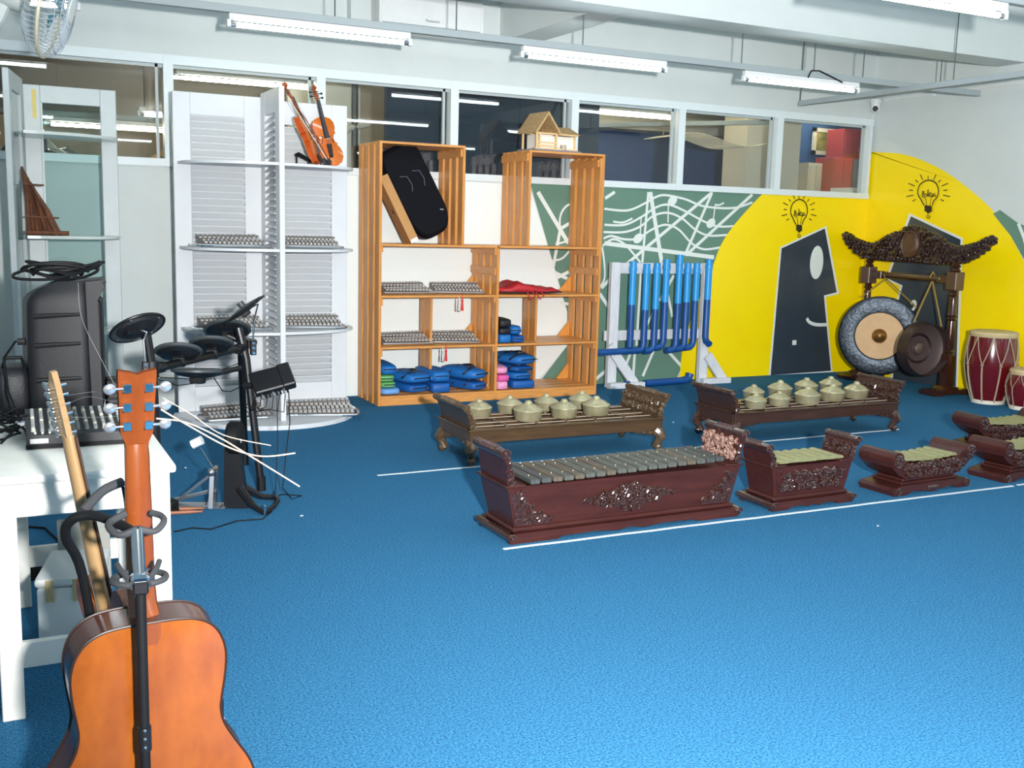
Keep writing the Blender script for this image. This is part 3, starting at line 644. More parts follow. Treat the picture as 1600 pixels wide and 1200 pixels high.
for lab, x, z, rz in (('chrome bell lyre on the crate shelf, second board from the top, left one', 2.86, zc_, 4), ('chrome bell lyre with a red tassel on the crate shelf, second board', 3.3, zc_, -12),
                      ('chrome bell lyre on the crate shelf, third board, left one', 2.86, zb, 2), ('chrome bell lyre with a red tassel on the crate shelf, third board', 3.27, zb, -10)):
    t = make_lyre(lab, (x, 7.68, z+zf), R_(rz), GR, .82)
    if 'tassel' in lab:
        sx = -.03 if z > .6 else -.13
        g_ = [];
        q = t.matrix_basis.inverted() @ Vector((x+sx, 7.468, z))
        tz = MB(); tz.cyl(q+Vector((0, 0, .012)), q+Vector((0, 0, -.05)), .003, n=5); tz.lathe([(.003, -.0), (.011, -.02), (.008, -.03), (.013, -.1), (0, -.1)], 8, Matrix.Translation(q+Vector((0, 0, -.02))))
        tz.build('tassel', mat('tassel_red', srgb(206, 44, 44), .6), t, label='red tassel hanging over the board edge')
        tz = MB(); q2 = q+Vector((-.026, 0, 0)); tz.lathe([(.002, .01), (.005, -.02), (.004, -.03), (.006, -.1), (0, -.1)], 8, Matrix.Translation(q2+Vector((0, 0, -.02))))
        tz.build('tassel', M_white, t, label='white tassel hanging over the board edge')

# ------------------------------------------------------------------ pouches on the crate shelf
def fabric(n, c): return mat('cloth_'+n, srgb(*c), .55, noise=(40, tuple(k*.8 for k in srgb(*c)), .25), bump=(120, .15))
F_blue = fabric('blue', (26, 112, 190)); F_dblue = fabric('dark_blue', (18, 92, 170)); F_sky = fabric('sky', (110, 168, 230)); F_green = fabric('green', (110, 186, 110))
F_pink = fabric('pink', (240, 160, 200)); F_hot = fabric('hot_pink', (232, 96, 168)); F_black = fabric('black', (26, 28, 34)); F_red = fabric('red', (190, 34, 44))
M_zip = mat('zip_black', srgb(18, 22, 34), .6)
def superbox(L_, W, H, e=.35, n=20, m=10, sag=.0, seed=0):
    rn = random.Random(seed); mb = MB(); f = lambda c: (abs(c)**e)*(1 if c >= 0 else -1)
    ph = rn.uniform(0, 6)
    def fn(u, v):
        a = 2*pi*u; b = -pi/2+pi*v
        x, y, z = f(cos(b))*f(cos(a))*W/2, f(cos(b))*f(sin(a))*L_/2, f(sin(b))*H/2
        z += sag*H*sin(y/L_*5+ph)*(.5+z/H)
        return (x, y, z+H/2)
    mb.grid(fn, n, m, True); return mb
def pouch(label, x, y, z, W, H, L_, m, rz=0, strap=False, zipc=True, e=.35, group='pouches on the crate shelf', name='pouch', roll=0):
    t = thing(name, label, 'pouch', (x, y, z), R_(rz), group, rot=(0, R_(roll), R_(rz)))
    superbox(L_, W, H, e, 24, 11, .06, len(label)*7 % 97).build('body', m, t, smooth=60)
    if zipc:
        zp = MB(); zp.box((.0, -L_/2+.004, H*.55), (W*.72, .012, .008), None, .002); zp.build('zip', M_zip, t)
        MB().box((W*.3, -L_/2-.006, H*.5), (.006, .006, .022), None, .002).build('zip_pull', M_steel, t)
    if strap:
        sb = MB()
        for yy in (-L_*.22, L_*.12): sb.tube([(W/2*1.0*cos(a)*1.02, yy+.03*sin(a*2), H/2+H/2*1.04*sin(a)) for a in [pi*i/10 for i in range(11)]], .009, 5, flat=(1, .5))
        sb.tube([(-W*.2, -L_*.22, H*1.0), (-W*.05, -L_*.3, H*1.12), (W*.12, -L_*.1, H*1.14), (W*.15, L_*.1, H)], .008, 5)
        sb.build('strap', M_zip, t)
    return t
X_ = lambda px, Y=7.5: at_y(px, 600, Y).x
B0 = za+.002
pouch('folded sky blue cloth pouch at the bottom of the left crate stack', 2.71, 7.66, B0, .17, .055, .32, F_sky, 0, zipc=False, e=.5)
pouch('pale green pouch lying on the sky blue one', 2.69, 7.7, B0+.055, .13, .045, .36, F_green, 3, e=.4); pouch('green pouch with a black zip below the blue one', 2.685, 7.7, B0+.1, .14, .05, .36, F_green, -2, e=.4)
pouch('blue pouch on top of the green pouches', 2.69, 7.7, B0+.15, .15, .09, .38, F_blue, 4, e=.55)
pouch('blue pouch under a strapped one beside the green stack', 2.91, 7.72, B0, .21, .075, .4, F_dblue, 14, e=.5); pouch('blue pouch with black strap beside the green stack', 2.91, 7.71, B0+.075, .25, .085, .42, F_blue, 18, True, e=.6)
pouch('square blue pouch at the bottom beside the short upright', 3.13, 7.66, B0, .16, .08, .34, F_dblue, -4, e=.25, zipc=False); pouch('blue pouch resting on the square one beside the short upright', 3.12, 7.7, B0+.08, .16, .095, .4, F_blue, 3, e=.4)
pouch('lower blue pouch with white piping left of the crate divider', 3.4, 7.7, B0, .18, .075, .4, F_dblue, 22, True, e=.5); pouch('upper rolled blue pouch with strap left of the crate divider', 3.39, 7.7, B0+.08, .22, .1, .42, F_blue, 26, True, e=.7)
pouch('pale pink pouch at the bottom of the pink stack', 3.655, 7.64, B0, .1, .065, .3, F_pink, 0, e=.3, zipc=False); pouch('hot pink pouch in the middle of the pink stack', 3.66, 7.65, B0+.065, .11, .06, .32, F_hot, 2, e=.35, zipc=False); pouch('pink pouch on top of the pink stack', 3.658, 7.66, B0+.125, .12, .065, .34, F_pink, -3, e=.5, zipc=False)
pouch('square blue pouch at the bottom of the tall blue stack', 3.86, 7.66, B0, .21, .07, .32, F_dblue, -3, e=.25, zipc=False); pouch('second blue pouch of the tall blue stack', 3.83, 7.68, B0+.07, .2, .065, .36, F_blue, 6, e=.55)
pouch('third blue pouch of the tall blue stack with strap', 3.83, 7.68, B0+.135, .21, .05, .38, F_dblue, 10, True, e=.6); pouch('topmost blue pouch of the tall blue stack', 3.835, 7.68, B0+.19, .25, .09, .4, F_blue, 16, True, e=.7)
B1 = zb+.002
pouch('flat blue pouch under the black cases', 3.67, 7.64, B1, .11, .07, .3, F_blue, 0, e=.3, zipc=False); pouch('lower black case on the middle crate board', 3.665, 7.64, B1+.07, .11, .055, .3, F_black, 0, e=.3, zipc=False, name='black_case'); pouch('upper black case on the middle crate board', 3.665, 7.64, B1+.125, .115, .07, .3, F_black, 2, e=.35, zipc=False, name='black_case')
pouch('lower blue pouch beside the black cases', 3.805, 7.64, B1, .12, .06, .3, F_dblue, -6, e=.4); pouch('upper blue pouch slumped beside the black cases', 3.795, 7.66, B1+.06, .12, .075, .32, F_blue, -10, False, e=.6)
t = thing('red_bag', 'flat red cloth bag with hanging cords on the crate shelf', 'bag', (3.92, 7.7, zc_+.002))
def rb(u, v):
    a = 2*pi*u; b = -pi/2+pi*v; f = lambda c, e: (abs(c)**e)*(1 if c >= 0 else -1)
    x = f(cos(b), .5)*f(cos(a), .7)*.31; y = f(cos(b), .5)*f(sin(a), .7)*.18; hh = .045+.05*math.exp(-((x+.09)/.12)**2)+.012*sin(x*40)
    return (x, y, (f(sin(b), .6)*.5+.5)*hh)
MB().grid(rb, 30, 11, True).build('body', F_red, t, smooth=60)
MB().tube([(-.29, -.175, .016), (-.1, -.19, .014), (.1, -.19, .014), (.27, -.16, .016)], .006, 5).build('zip', M_zip, t)
cd = MB()
for dx in (-.06, .02): cd.tube([(dx, -.17, .03), (dx-.02, -.226, .015), (dx+.02, -.232, -.04), (dx+.05, -.232, -.01), (dx+.03, -.22, .02)], .006, 5)
cd.build('cord', F_red, t)

# ------------------------------------------------------------------ violin case and cardboard box in the upper crate
vc = thing('violin_case', 'black oblong violin case leaning in the upper left crate', 'case', (3.05, 7.56, zt+.05), rot=(R_(-6), R_(-27), 0))
def vcase(u):
    a = 2*pi*u; z = .37*(abs(sin(a))**(.45 if sin(a) < 0 else .25))*(1 if sin(a) >= 0 else -1)+.37; x = .165*(abs(cos(a))**.5)*(1 if cos(a) >= 0 else -1)
    if z < .15: x *= .75+.25*(z/.15)**.5
    return (x+.06, z)
cs = MB(); n = 40
prof = [vcase(i/n) for i in range(n)]
ring = lambda yy, s: [((x-.06)*s+.06, yy, (z-.37)*s+.37) for x, z in prof]
lv = [(.0, .92), (.012, .975), (.03, 1.0), (.15, 1.0), (.168, .975), (.18, .92)]
vs = []; fs = []
for yy, s in lv: vs += ring(yy, s)
for k in range(len(lv)-1):
    for i in range(n): fs.append((k*n+i, k*n+(i+1) % n, (k+1)*n+(i+1) % n, (k+1)*n+i))
fs += [tuple(range(n)), tuple(range((len(lv)-1)*n, len(lv)*n))]
M_case = mat('case_cloth', srgb(10, 11, 17), .75, spec=.15, bump=(220, .12), noise=(30, srgb(11, 12, 19), .3)); cs.add(vs, fs); cs.build('shell', M_case, vc)
sm_ = MB()
for yy in (.075, .1): sm_.tube([(x*1.0, yy, z) for x, z in [((px_-.06)*1.012+.06, (pz-.37)*1.008+.37) for px_, pz in prof]], .0035, 5, True)
sm_.build('zip', mat('case_zip', srgb(42, 44, 56), .5), vc)
ps = MB()
for dx in (-.02, .09): ps.tube([(dx, -.004, .52), (dx+.05, -.008, .5), (dx+.06, -.008, .43), (dx+.04, -.004, .38)], .004, 5)
ps.build('piping', mat('case_piping', srgb(70, 72, 84), .5), vc)
MB().box((.17, -.005, .16), (.03, .008, .012), Matrix.Rotation(R_(30), 3, 'Y'), .002).build('zip_pull', M_chrome, vc)
cb = thing('cardboard_box', 'long brown cardboard box leaning beside the violin case', 'box', (2.945, 7.56, zt+.034), rot=(R_(-6), R_(-26), 0))
M_card = mat('cardboard', srgb(190, 142, 88), .75, noise=(8, srgb(176, 128, 76), .3))
MB().b2((-.075, 0, 0), (-.005, .16, .55), .002).build('body', M_card, cb, smooth=0)
MB().b2((-.07, -.001, .001), (-.01, .002, .03)).build('end_tape', M_alu, cb, smooth=0); MB().cyl((-.0755, .07, .27), (-.0758, .07, .27), .022, n=12).build('stamp', mat('stamp', srgb(112, 62, 40), .7), cb)

# ------------------------------------------------------------------ model house
mh = thing('model_house', 'little wooden model house on top of the crate shelf', 'model', (4.02, 7.62, 1.987), R_(6))
M_straw = mat('straw', srgb(206, 176, 126), .8, noise=(30, srgb(160, 122, 76), .2, (8, 1, 1)), bump=(60, .5, (6, 1, 1))); M_lw = mat('light_wood', srgb(222, 186, 136), .6); M_paper = mat('paper_wall', srgb(236, 232, 220), .7)
MB().b2((-.16, -.12, 0), (.3, .14, .012), .001).build('base', mat('model_base', srgb(120, 126, 140), .6), mh, smooth=0)
MB().b2((-.09, -.06, .012), (.05, .1, .13)).build('wall', M_paper, mh, smooth=0); MB().b2((.05, -.05, .012), (.27, .1, .125)).build('wall', M_paper, mh, smooth=0)
for x, y in ((-.13, -.1), (-.1, -.1), (.06, -.1), (.27, -.055), (-.13, .1)): MB().b2((x-.007, y-.007, .012), (x+.007, y+.007, .14)).build('post', M_lw, mh, smooth=0)
for z in (.035, .06): MB().b2((-.13, -.105, z), (.06, -.098, z+.012)).build('railing', M_lw, mh, smooth=0)
for z in (.012, .13): MB().b2((-.14, -.108, z), (.27, -.06, z+.012)).build('beam', M_lw, mh, smooth=0)
r = MB(); r.prism([(-.17, 0), (-.045, .17), (.085, 0), (.065, 0), (-.045, .145), (-.15, 0)], -.14, .14, Matrix(((1, 0, 0, 0), (0, 0, 1, 0), (0, 1, 0, .135), (0, 0, 0, 1)))); r.build('roof', M_straw, mh, smooth=0)
r = MB(); r.add([(.03, -.11, .14), (.29, -.11, .14), (.27, .02, .205), (.03, .02, .205), (.29, .14, .14), (.03, .14, .14)], [(0, 1, 2, 3), (3, 2, 4, 5), (0, 3, 5), (1, 4, 2), (0, 5, 4, 1)]); r.build('side_roof', M_straw, mh, smooth=0)
MB().add([(-.12, .1, .14), (.03, .1, .14), (-.045, .1, .27)], [(0, 1, 2)]).build('gable', M_lw, mh, smooth=0)
MB().cyl((.13, -.1, .012), (.13, -.1, .055), .025, n=12).build('barrel', mat('grey_wood', srgb(180, 168, 150), .7), mh)

# ------------------------------------------------------------------ violins
def violin_outline(s=1.0):
    half = [(0, 0), (.045, .004), (.08, .022), (.1, .06), (.102, .095), (.088, .13), (.072, .148), (.078, .158), (.06, .175), (.055, .2), (.063, .222), (.078, .232), (.074, .245), (.083, .275), (.08, .31), (.062, .338), (.03, .352), (0, .355)]
    return [(x*s, z*s) for x, z in half]+[(-x*s, z*s) for x, z in half[-2:0:-1]]
M_viol = mat('violin_varnish', srgb(206, 110, 24), .18, noise=(7, srgb(182, 84, 14), .3, (1, 1, .4)), coat=.6); M_ebony = mat('ebony', srgb(30, 30, 36), .35); M_rib = mat('violin_rib', srgb(176, 70, 14), .2, coat=.5); M_scroll = mat('violin_scroll', srgb(150, 74, 34), .35)
XZ = Matrix(((1, 0, 0, 0), (0, 0, 1, 0), (0, 1, 0, 0), (0, 0, 0, 1)))
def violin(label, loc, rot):
    t = thing('violin', label, 'violin', loc, rot=rot, group='violins on the top louvred board')
    o = violin_outline(); inner = [(x*.965, (z-.17)*.98+.17) for x, z in o]
    MB().prism(inner, -.016, .016, XZ).build('ribs', M_rib, t)
    for yy, nm in ((-.021, 'top_plate'), (.016, 'back_plate')):
        mb = MB(); n = len(o); sg = -1 if yy < 0 else 1
        rings = [(1.0, yy, ), (1.0, yy+.005), ] ; arch = yy if sg < 0 else yy+.005
        vs = [(x, yy, z) for x, z in o]+[(x, yy+.005, z) for x, z in o]+[(x*.8, arch+sg*.006, (z-.17)*.85+.17) for x, z in o]+[(x*.35, arch+sg*.012, (z-.17)*.6+.17) for x, z in o]
        base = (0, 1) if sg > 0 else (1, 0)
        fs = [(i, (i+1) % n, n+(i+1) % n, n+i) for i in range(n)]
        st = n if sg > 0 else 0
        fs += [(st+i, st+(i+1) % n, 2*n+(i+1) % n, 2*n+i) for i in range(n)]+[(2*n+i, 2*n+(i+1) % n, 3*n+(i+1) % n, 3*n+i) for i in range(n)]
        fs += [tuple(range(3*n, 4*n)), tuple(range(0 if sg > 0 else n, n if sg > 0 else 2*n))]
        mb.add(vs, fs); mb.build(nm, M_viol, t, smooth=40)
    MB().tube([(0, -.012, .33), (0, -.018, .36), (0, -.02, .47)], [.014, .013, .011], 8).build('neck', M_scroll, t)
    fb = MB(); fb.add([(-.021, -.035, .2), (.021, -.035, .2), (.012, -.03, .475), (-.012, -.03, .475), (-.021, -.029, .2), (.021, -.029, .2), (.012, -.024, .475), (-.012, -.024, .475)], [(0, 1, 2, 3), (4, 5, 6, 7), (0, 1, 5, 4), (2, 3, 7, 6), (1, 2, 6, 5), (0, 3, 7, 4)]); fb.build('fingerboard', M_ebony, t, smooth=0)
    hd = MB(); hd.bar((0, -.016, .47), (0, -.002, .545), .022, .02, ch=.003); hd.tube(spiral((0, -.004, .565), (0, 1, 0), (0, 0, 1), .02, 1.3, 12, -1, -1.2), .008, 6); hd.cyl((-.016, -.004, .566), (.016, -.004, .566), .011, n=10); hd.build('scroll', M_scroll, t)
    for z, s in ((.49, 1), (.505, -1), (.52, 1), (.535, -1)):
        pg = MB(); pg.cyl((-.02*s, -.012, z), (.035*s, -.012, z), .0035, n=6); pg.ball((.042*s, -.012, z), (.01, .004, .009), 8, 5); pg.build('peg', M_ebony, t)
    MB().add([(-.018, -.05, .155), (.018, -.05, .155), (.012, -.05, .075), (-.012, -.05, .075), (-.018, -.042, .155), (.018, -.042, .155), (.012, -.034, .06), (-.012, -.034, .06)], [(0, 1, 2, 3), (4, 5, 6, 7), (0, 1, 5, 4), (2, 3, 7, 6), (1, 2, 6, 5), (0, 3, 7, 4)]).build('tailpiece', M_ebony, t, smooth=0)
    MB().prism([(-.021, 0), (-.012, .004), (0, .0), (.012, .004), (.021, 0), (.017, .024), (-.017, .026)], -.002, .002, Matrix(((1, 0, 0, 0), (0, -1, 0, -.03), (0, 0, 1, .19), (0, 0, 0, 1)))).build('bridge', M_lw, t, smooth=0)
    for s in (-1, 1):
        MB().tube([(s*.032, -.0335, .215), (s*.028, -.034, .205), (s*.036, -.034, .19), (s*.046, -.0335, .172), (s*.042, -.033, .163)], .0022, 5).build('sound_hole', M_dark, t)
    ch = MB(); ch.ball((-.05, -.036, .03), (.045, .012, .032), 14, 7); ch.build('chin_rest', M_ebony, t)
    for k in range(4): x = -.009+.006*k; MB().tube([(x*.6, -.033, .48), (x*1.3, -.058, .19), (x*.9, -.05, .15)], .0007, 4).build('string', M_steel, t)
    return t
zs = 1.765+.004
p = at_y(512, 255, 7.3); violin('orange brown violin facing the room on the top louvred board', (p.x+.045, 7.36, zs), (R_(-12), R_(-8.5), R_(8)))
p = at_y(497, 250, 7.26); violin('orange brown violin turned edge on beside the upright one', (p.x-.0, 7.25, zs+.012), (Matrix.Rotation(R_(-24), 3, 'Y') @ Matrix.Rotation(R_(-4), 3, 'X') @ Matrix.Rotation(R_(64), 3, 'Z')).to_euler())
t = thing('violin_bow', 'violin bow slanting across the two violins', 'bow', (at_y(518, 257, 7.16).x, 7.16, zs))
a = Vector((0, 0, .004)); b = at_y(452, 148, 7.1)-Vector(t.location)
MB().tube([a, a+(b-a)*.5+Vector((.012, 0, .004)), b], [.0045, .004, .003], 6).build('stick', mat('bow_wood', srgb(126, 58, 30), .35), t)
MB().tube([a+Vector((-.015, 0, .01)), b+Vector((-.012, 0, -.01))], .003, 4).build('hair', mat('bow_hair', srgb(222, 212, 190), .6), t)
MB().bar(a+(b-a)*.03, a+(b-a)*.09, .012, .022).build('frog', M_ebony, t)
t = thing('shoulder_rest', 'black shoulder rest lying behind the violins', 'shoulder rest', (at_y(470, 245, 7.42).x, 7.42, zs))
MB().tube([(-.04, 0, .07), (-.02, -.01, .08), (.02, -.02, .06), (.07, -.02, .03)], [.012, .016, .014, .01], 8).build('pad', M_blacksoft, t); MB().cyl((-.03, -.005, .0), (-.03, -.005, .07), .006).build('foot', M_black, t); MB().cyl((.05, -.02, .0), (.05, -.02, .04), .006).build('foot', M_black, t)
# ------------------------------------------------------------------ tape lines on the carpet
M_tape = mat('white_tape', srgb(214, 222, 224), .6)
def tape(label, a, b, w=.018):
    a, b = Vector((a.x, a.y, .0)), Vector((b.x, b.y, .0)); t = b-a; n = Vector((-t.y, t.x, 0)).normalized()*w/2; k = max(2, int(t.length/.15)); rn = random.Random(len(label)); mb = MB(); vs = []; fs = []
    for i in range(k+1):
        o = n.normalized()*rn.uniform(-.003, .003); q = a+t*i/k+o
        vs += [q+n, q-n, q+n+Vector((0, 0, .0025)), q-n+Vector((0, 0, .0025))]
    for i in range(k): j = 4*i; fs += [(j+2, j+3, j+7, j+6), (j, j+2, j+6, j+4), (j+1, j+3, j+7, j+5), (j, j+1, j+5, j+4)]
    fs += [(0, 1, 3, 2), (4*k, 4*k+1, 4*k+3, 4*k+2)]
    mb.add(vs, fs); return mb.build('floor_tape', M_tape, smooth=0, label=label, cat='tape', group='tape lines on the carpet')
tape('white tape line on carpet behind the long wooden xylophone', at_z(590, 743), at_z(1404, 671))
tape('long white tape line on carpet in front of the xylophones', at_z(786, 858), at_z(1583, 759.5)); tape('short end of white tape at the right edge of the carpet', at_z(1589, 758), at_z(1640, 752))

# ------------------------------------------------------------------ carved instruments
M_bw = mat('bonang_wood', srgb(88, 68, 44), .32, noise=(9, srgb(58, 40, 26), .28, (.6, 4, 4)), coat=.2)
M_bc = mat('bonang_carving', srgb(100, 80, 56), .36, noise=(40, srgb(52, 38, 26), .2), coat=.1)
M_bw2 = mat('bonang_wood_dark', srgb(74, 50, 40), .3, noise=(9, srgb(48, 30, 24), .28, (.6, 4, 4)), coat=.35)
M_bc2 = mat('bonang_carving_dark', srgb(78, 54, 44), .26, noise=(40, srgb(40, 24, 20), .2), coat=.5)
M_gw2 = mat('mahogany', srgb(72, 36, 31), .36, noise=(8, srgb(48, 22, 20), .28, (.6, 4, 4)), coat=.2, spec=.3)
M_gc = mat('mahogany_carving', srgb(70, 44, 40), .16, noise=(50, srgb(36, 20, 18), .2), coat=.8)
M_dust = mat('dusty_carving', srgb(164, 132, 118), .6, noise=(90, srgb(86, 52, 46), .1))
M_bars = mat('xylophone_bar', srgb(108, 114, 112), .5, noise=(14, srgb(62, 66, 68), .25, (5, .5, 5)))
BARS = [mat('xylophone_bar_%s' % q, srgb(*c1), .5, noise=(14, srgb(*c2), .25, (5, .5, 5))) for q, c1, c2 in (('grey', (96, 98, 90), (50, 52, 50)), ('brown', (104, 94, 80), (60, 52, 44)), ('slate', (80, 84, 82), (42, 45, 46)))]
M_key = mat('bronze_key', srgb(176, 174, 128), .38, .45, noise=(12, srgb(140, 138, 96), .28, (4, .6, 4)))
M_kettle = mat('bronze_kettle', srgb(208, 200, 164), .3, .6, noise=(20, srgb(170, 162, 126), .25), bump=(70, .2))
M_cord = mat('pale_cord', srgb(160, 148, 134), .7); M_pin = mat('cream_pin', srgb(206, 190, 156), .5)
M_brass = mat('old_brass', srgb(150, 110, 60), .3, .8)
YZ = Matrix(((0, 0, 1, 0), (1, 0, 0, 0), (0, 1, 0, 0), (0, 0, 0, 1)))     # (a,b,c)->(x=c,y=a,z=b)
XZm = Matrix(((1, 0, 0, 0), (0, 0, 1, 0), (0, 1, 0, 0), (0, 0, 0, 1)))    # (a,b,c)->(x=a,y=c,z=b)
def end_board(t, s, x, D, z0, z1, wood, carv, inner=None, roll=.02, lean=.05, seed=1):
    """end board standing at x (s=-1 left, 1 right), leaning outwards, rolled top edge, carved strip on the front and relief inside"""
    h = z1-z0; prof = [(0, 0), (.012, h*.35), (lean*.6, h*.75), (lean, h), (lean+.018, h-.004), (lean*.6+.02, h*.7), (.035, h*.3), (.026, 0)]
    p = bpy.data.objects.new('end_board', None); COL.objects.link(p); p.parent = t; p.location = (x, 0, z0); p.empty_display_size = .03
    MB().prism([(s*a, b) for a, b in prof], -D/2, D/2, XZm).build('board', wood, p, smooth=40)
    rl = MB(); rl.cyl((s*(lean+.012), -D/2-.008, h-.004), (s*(lean+.012), D/2+.008, h-.004), roll, n=14)
    for e in (-1, 1):
        rl.tube(spiral((s*(lean+.012), e*(D/2+.01), h-.004), (1, 0, 0), (0, 0, 1), roll*1.15, 1.5, 12), roll*.22, 5); rl.ball((s*(lean+.012), e*(D/2+.014), h-.004), roll*.35, 8, 5)
    for k in range(10): rl.tube([(s*(lean+.012)+roll*1.02*cos(a), D*(-.22+.44*k/9), h-.004+roll*1.02*sin(a)) for a in [pi*.1+pi*.8*i/6 for i in range(7)]], .006, 5)
    rl.build('rolled_edge', carv, p)
    st = MB(); n = max(4, int(h/.03))
    for k in range(n):
        f = (k+.5)/n; xx = s*(lean*f**1.4+.012); zz = h*f*.92; r_ = .02*(1.15-.45*f)
        st.tube(spiral((xx, -D/2-.006, zz), (1, 0, 0), (0, 0, 1), r_, 1.3, 10, s, k), r_*.3, 5); st.ball((xx, -D/2-.008, zz), r_*.4, 6, 4)
    st.build('scroll_strip', carv, p)
    iv = MB(); u = Vector((0, 1, 0)); v = Vector((s*lean*.8, 0, h)).normalized(); nr = Vector((-s*h, 0, lean)).normalized()
    carve(iv, Vector((-s*.004, -D/2+.01, .012)), u, v, nr, lambda a, b: True, D-.02, h-.03, min(.05, h*.42), seed, .014); carve(iv, Vector((-s*.004, -D/2+.01, .012)), u, v, nr, lambda a, b: True, D-.02, h-.03, min(.034, h*.3), seed+5, .012)
    iv.build('relief', inner or carv, p)
    return p
def bonang(name, label, loc, L_, D, wood, carv, rz=0, cols=5, endz=.345, seed=3):
    t = thing(name, label, 'gong chime', loc, rz, 'kettle gong racks'); hx, hy = L_/2, D/2; zb_, zt_ = .135, .212
    for y0, y1, nm in ((-hy, -hy+.025, 'front_board'), (hy-.025, hy, 'back_board')): MB().b2((-hx, y0, zb_), (hx, y1, zt_), .003).build(nm, wood, t, smooth=0)
    for x0 in (-hx, hx-.025): MB().b2((x0, -hy+.025, zb_), (x0+.025, hy-.025, zt_), .003).build('side_board', wood, t, smooth=0)
    lp = MB(); frb = .012
    lp.b2((-hx-frb, -hy-frb, zt_-.006), (hx+frb, -hy+.03, zt_+.006), .003); lp.b2((-hx-frb, hy-.03, zt_-.006), (hx+frb, hy+frb, zt_+.006), .003); lp.b2((-hx-frb, -hy, zt_-.006), (-hx+.03, hy, zt_+.006), .003); lp.b2((hx-.03, -hy, zt_-.006), (hx+frb, hy, zt_+.006), .003)
    lp.build('top_lip', wood, t, smooth=0)
    MB().b2((-hx+.025, -hy+.025, zb_), (hx-.025, hy-.025, zb_+.012)).build('tray', mat('tray_dark', srgb(52, 34, 26), .6), t, smooth=0)
    MB().b2((-hx+.03, -.012, zb_+.02), (hx-.03, .012, zt_+.006), .003).build('middle_bar', wood, t, smooth=0)
    for k in range(cols+1):
        x = -hx+.05+(L_-.1)*k/cols
        MB().prism([(-hy+.025, zt_-.03), (-hy+.03, zt_+.0), (-hy+.07, zt_+.018), (-.04, zt_+.006), (0, zt_+.02), (.04, zt_+.006), (hy-.07, zt_+.018), (hy-.03, zt_), (hy-.025, zt_-.03)], x-.008, x+.008, YZ).build('divider', wood, t, smooth=0)
    for y in (-hy*.72, -hy*.3, hy*.3, hy*.72): MB().cyl((-hx+.05, y, zt_+.009), (hx-.05, y, zt_+.009), .0032, n=5).build('cord', M_cord, t)
    for s in (-1, 1): end_board(t, s, s*(hx-.035), D-.02, zt_+.006, endz, wood, carv, seed=seed+s)
    for sx in (-1, 1):
        for sy in (-1, 1):
            lg = MB(); d = Vector((sx*.7, sy*.7, 0)); o = Vector((sx*(hx-.04), sy*(hy-.04), 0))
            lg.tube([o+d*.0+Vector((0, 0, zb_+.01)), o+d*.035+Vector((0, 0, .115)), o+d*.05+Vector((0, 0, .09)), o+d*.03+Vector((0, 0, .055)), o+d*.015+Vector((0, 0, .028)), o+d*.03+Vector((0, 0, .012))], [.036, .04, .034, .022, .024, .012], 10)
            lg.ball(o+d*.035+Vector((0, 0, .0265)), .026, 10, 7); lg.build('leg', carv, t)
            ap = MB()
            for ax_ in (Vector((-sx, 0, 0)), Vector((0, -sy, 0))):
                for k in range(5): q = o+d*.012+ax_*(.045+.045*k)+Vector((0, 0, zb_-.012+.005*k)); ap.ball(q, (.028, .022, .024-.003*k), 8, 5); ap.tube(spiral(q+d*.012, ax_, (0, 0, 1), .02, 1.2, 9), .005, 5)
            ap.build('bracket', carv, t)
    return t
_ket = {}
def kettle(label, p, r, h=1.0, group='bronze kettle gongs'):
    t = thing('kettle_gong', label, 'gong', p, random.uniform(0, 6), group)
    b = MB(); b.lathe([(0, .004), (r*.8, .004), (r*.84, 0), (r*.9, .012), (r*.97, r*.6*h), (r, r*.68*h), (r*.985, r*.72*h), (r*.6, r*.98*h), (r*.3, r*1.1*h), (0, r*1.12*h)], 28)
    b.build('bowl', M_kettle, t); MB().lathe([(r*.29, 0), (r*.27, r*.03), (r*.25, r*.13), (r*.18, r*.22), (0, r*.26)], 16, Matrix.Translation((0, 0, r*1.07*h))).build('boss', M_kettle, t)
    return t
bA = (3.105, 5.645)
bonang('kettle_gong_rack', 'brown carved kettle gong rack nearer the crate shelf with seven kettles', (bA[0], bA[1], 0), 1.34, .47, M_bw, M_bc, 0, 6, .35)
zk = .226
for lab, px, py, r in (('kettle gong half hidden by the left end board of the left rack', 748, 656, .083), ('kettle gong at the back left of the left rack', 796, 650, .083), ('kettle gong at the front left of the left rack', 825, 662, .092), ('kettle gong at the back middle of the left rack', 853, 646, .08),
                       ('kettle gong at the front middle of the left rack', 881, 657, .086), ('kettle gong at the back right of the left rack', 908, 643, .086), ('kettle gong at the front right of the left rack', 931, 653, .09)):
    p = at_z(px, py-6, zk); kettle(lab, (p.x, p.y, zk), r)
bB = (5.06, 5.60)
bonang('kettle_gong_rack', 'dark carved kettle gong rack by the yellow wall with nine kettles', (bB[0], bB[1], 0), 1.46, .43, M_bw2, M_bc2, 0, 6, .35, 9)
for lab, px, py, r in (('kettle gong at the back left of the right rack, beside the end board', 1177, 628, .078), ('second kettle gong in the back row of the right rack', 1218, 624, .09), ('third kettle gong in the back row of the right rack', 1259, 619, .088), ('kettle gong at the back right of the right rack', 1297, 616, .086),
                       ('kettle gong at the front left of the right rack, half hidden by the end board', 1180, 642, .076), ('small silvery kettle gong in the front row of the right rack', 1217, 638, .076), ('third kettle gong in the front row of the right rack', 1261, 635, .092), ('fourth kettle gong in the front row of the right rack', 1300, 630, .09), ('kettle gong at the front right of the right rack', 1337, 626, .09)):
    p = at_z(px, py-5, zk); kettle(lab, (p.x, p.y, zk), r)

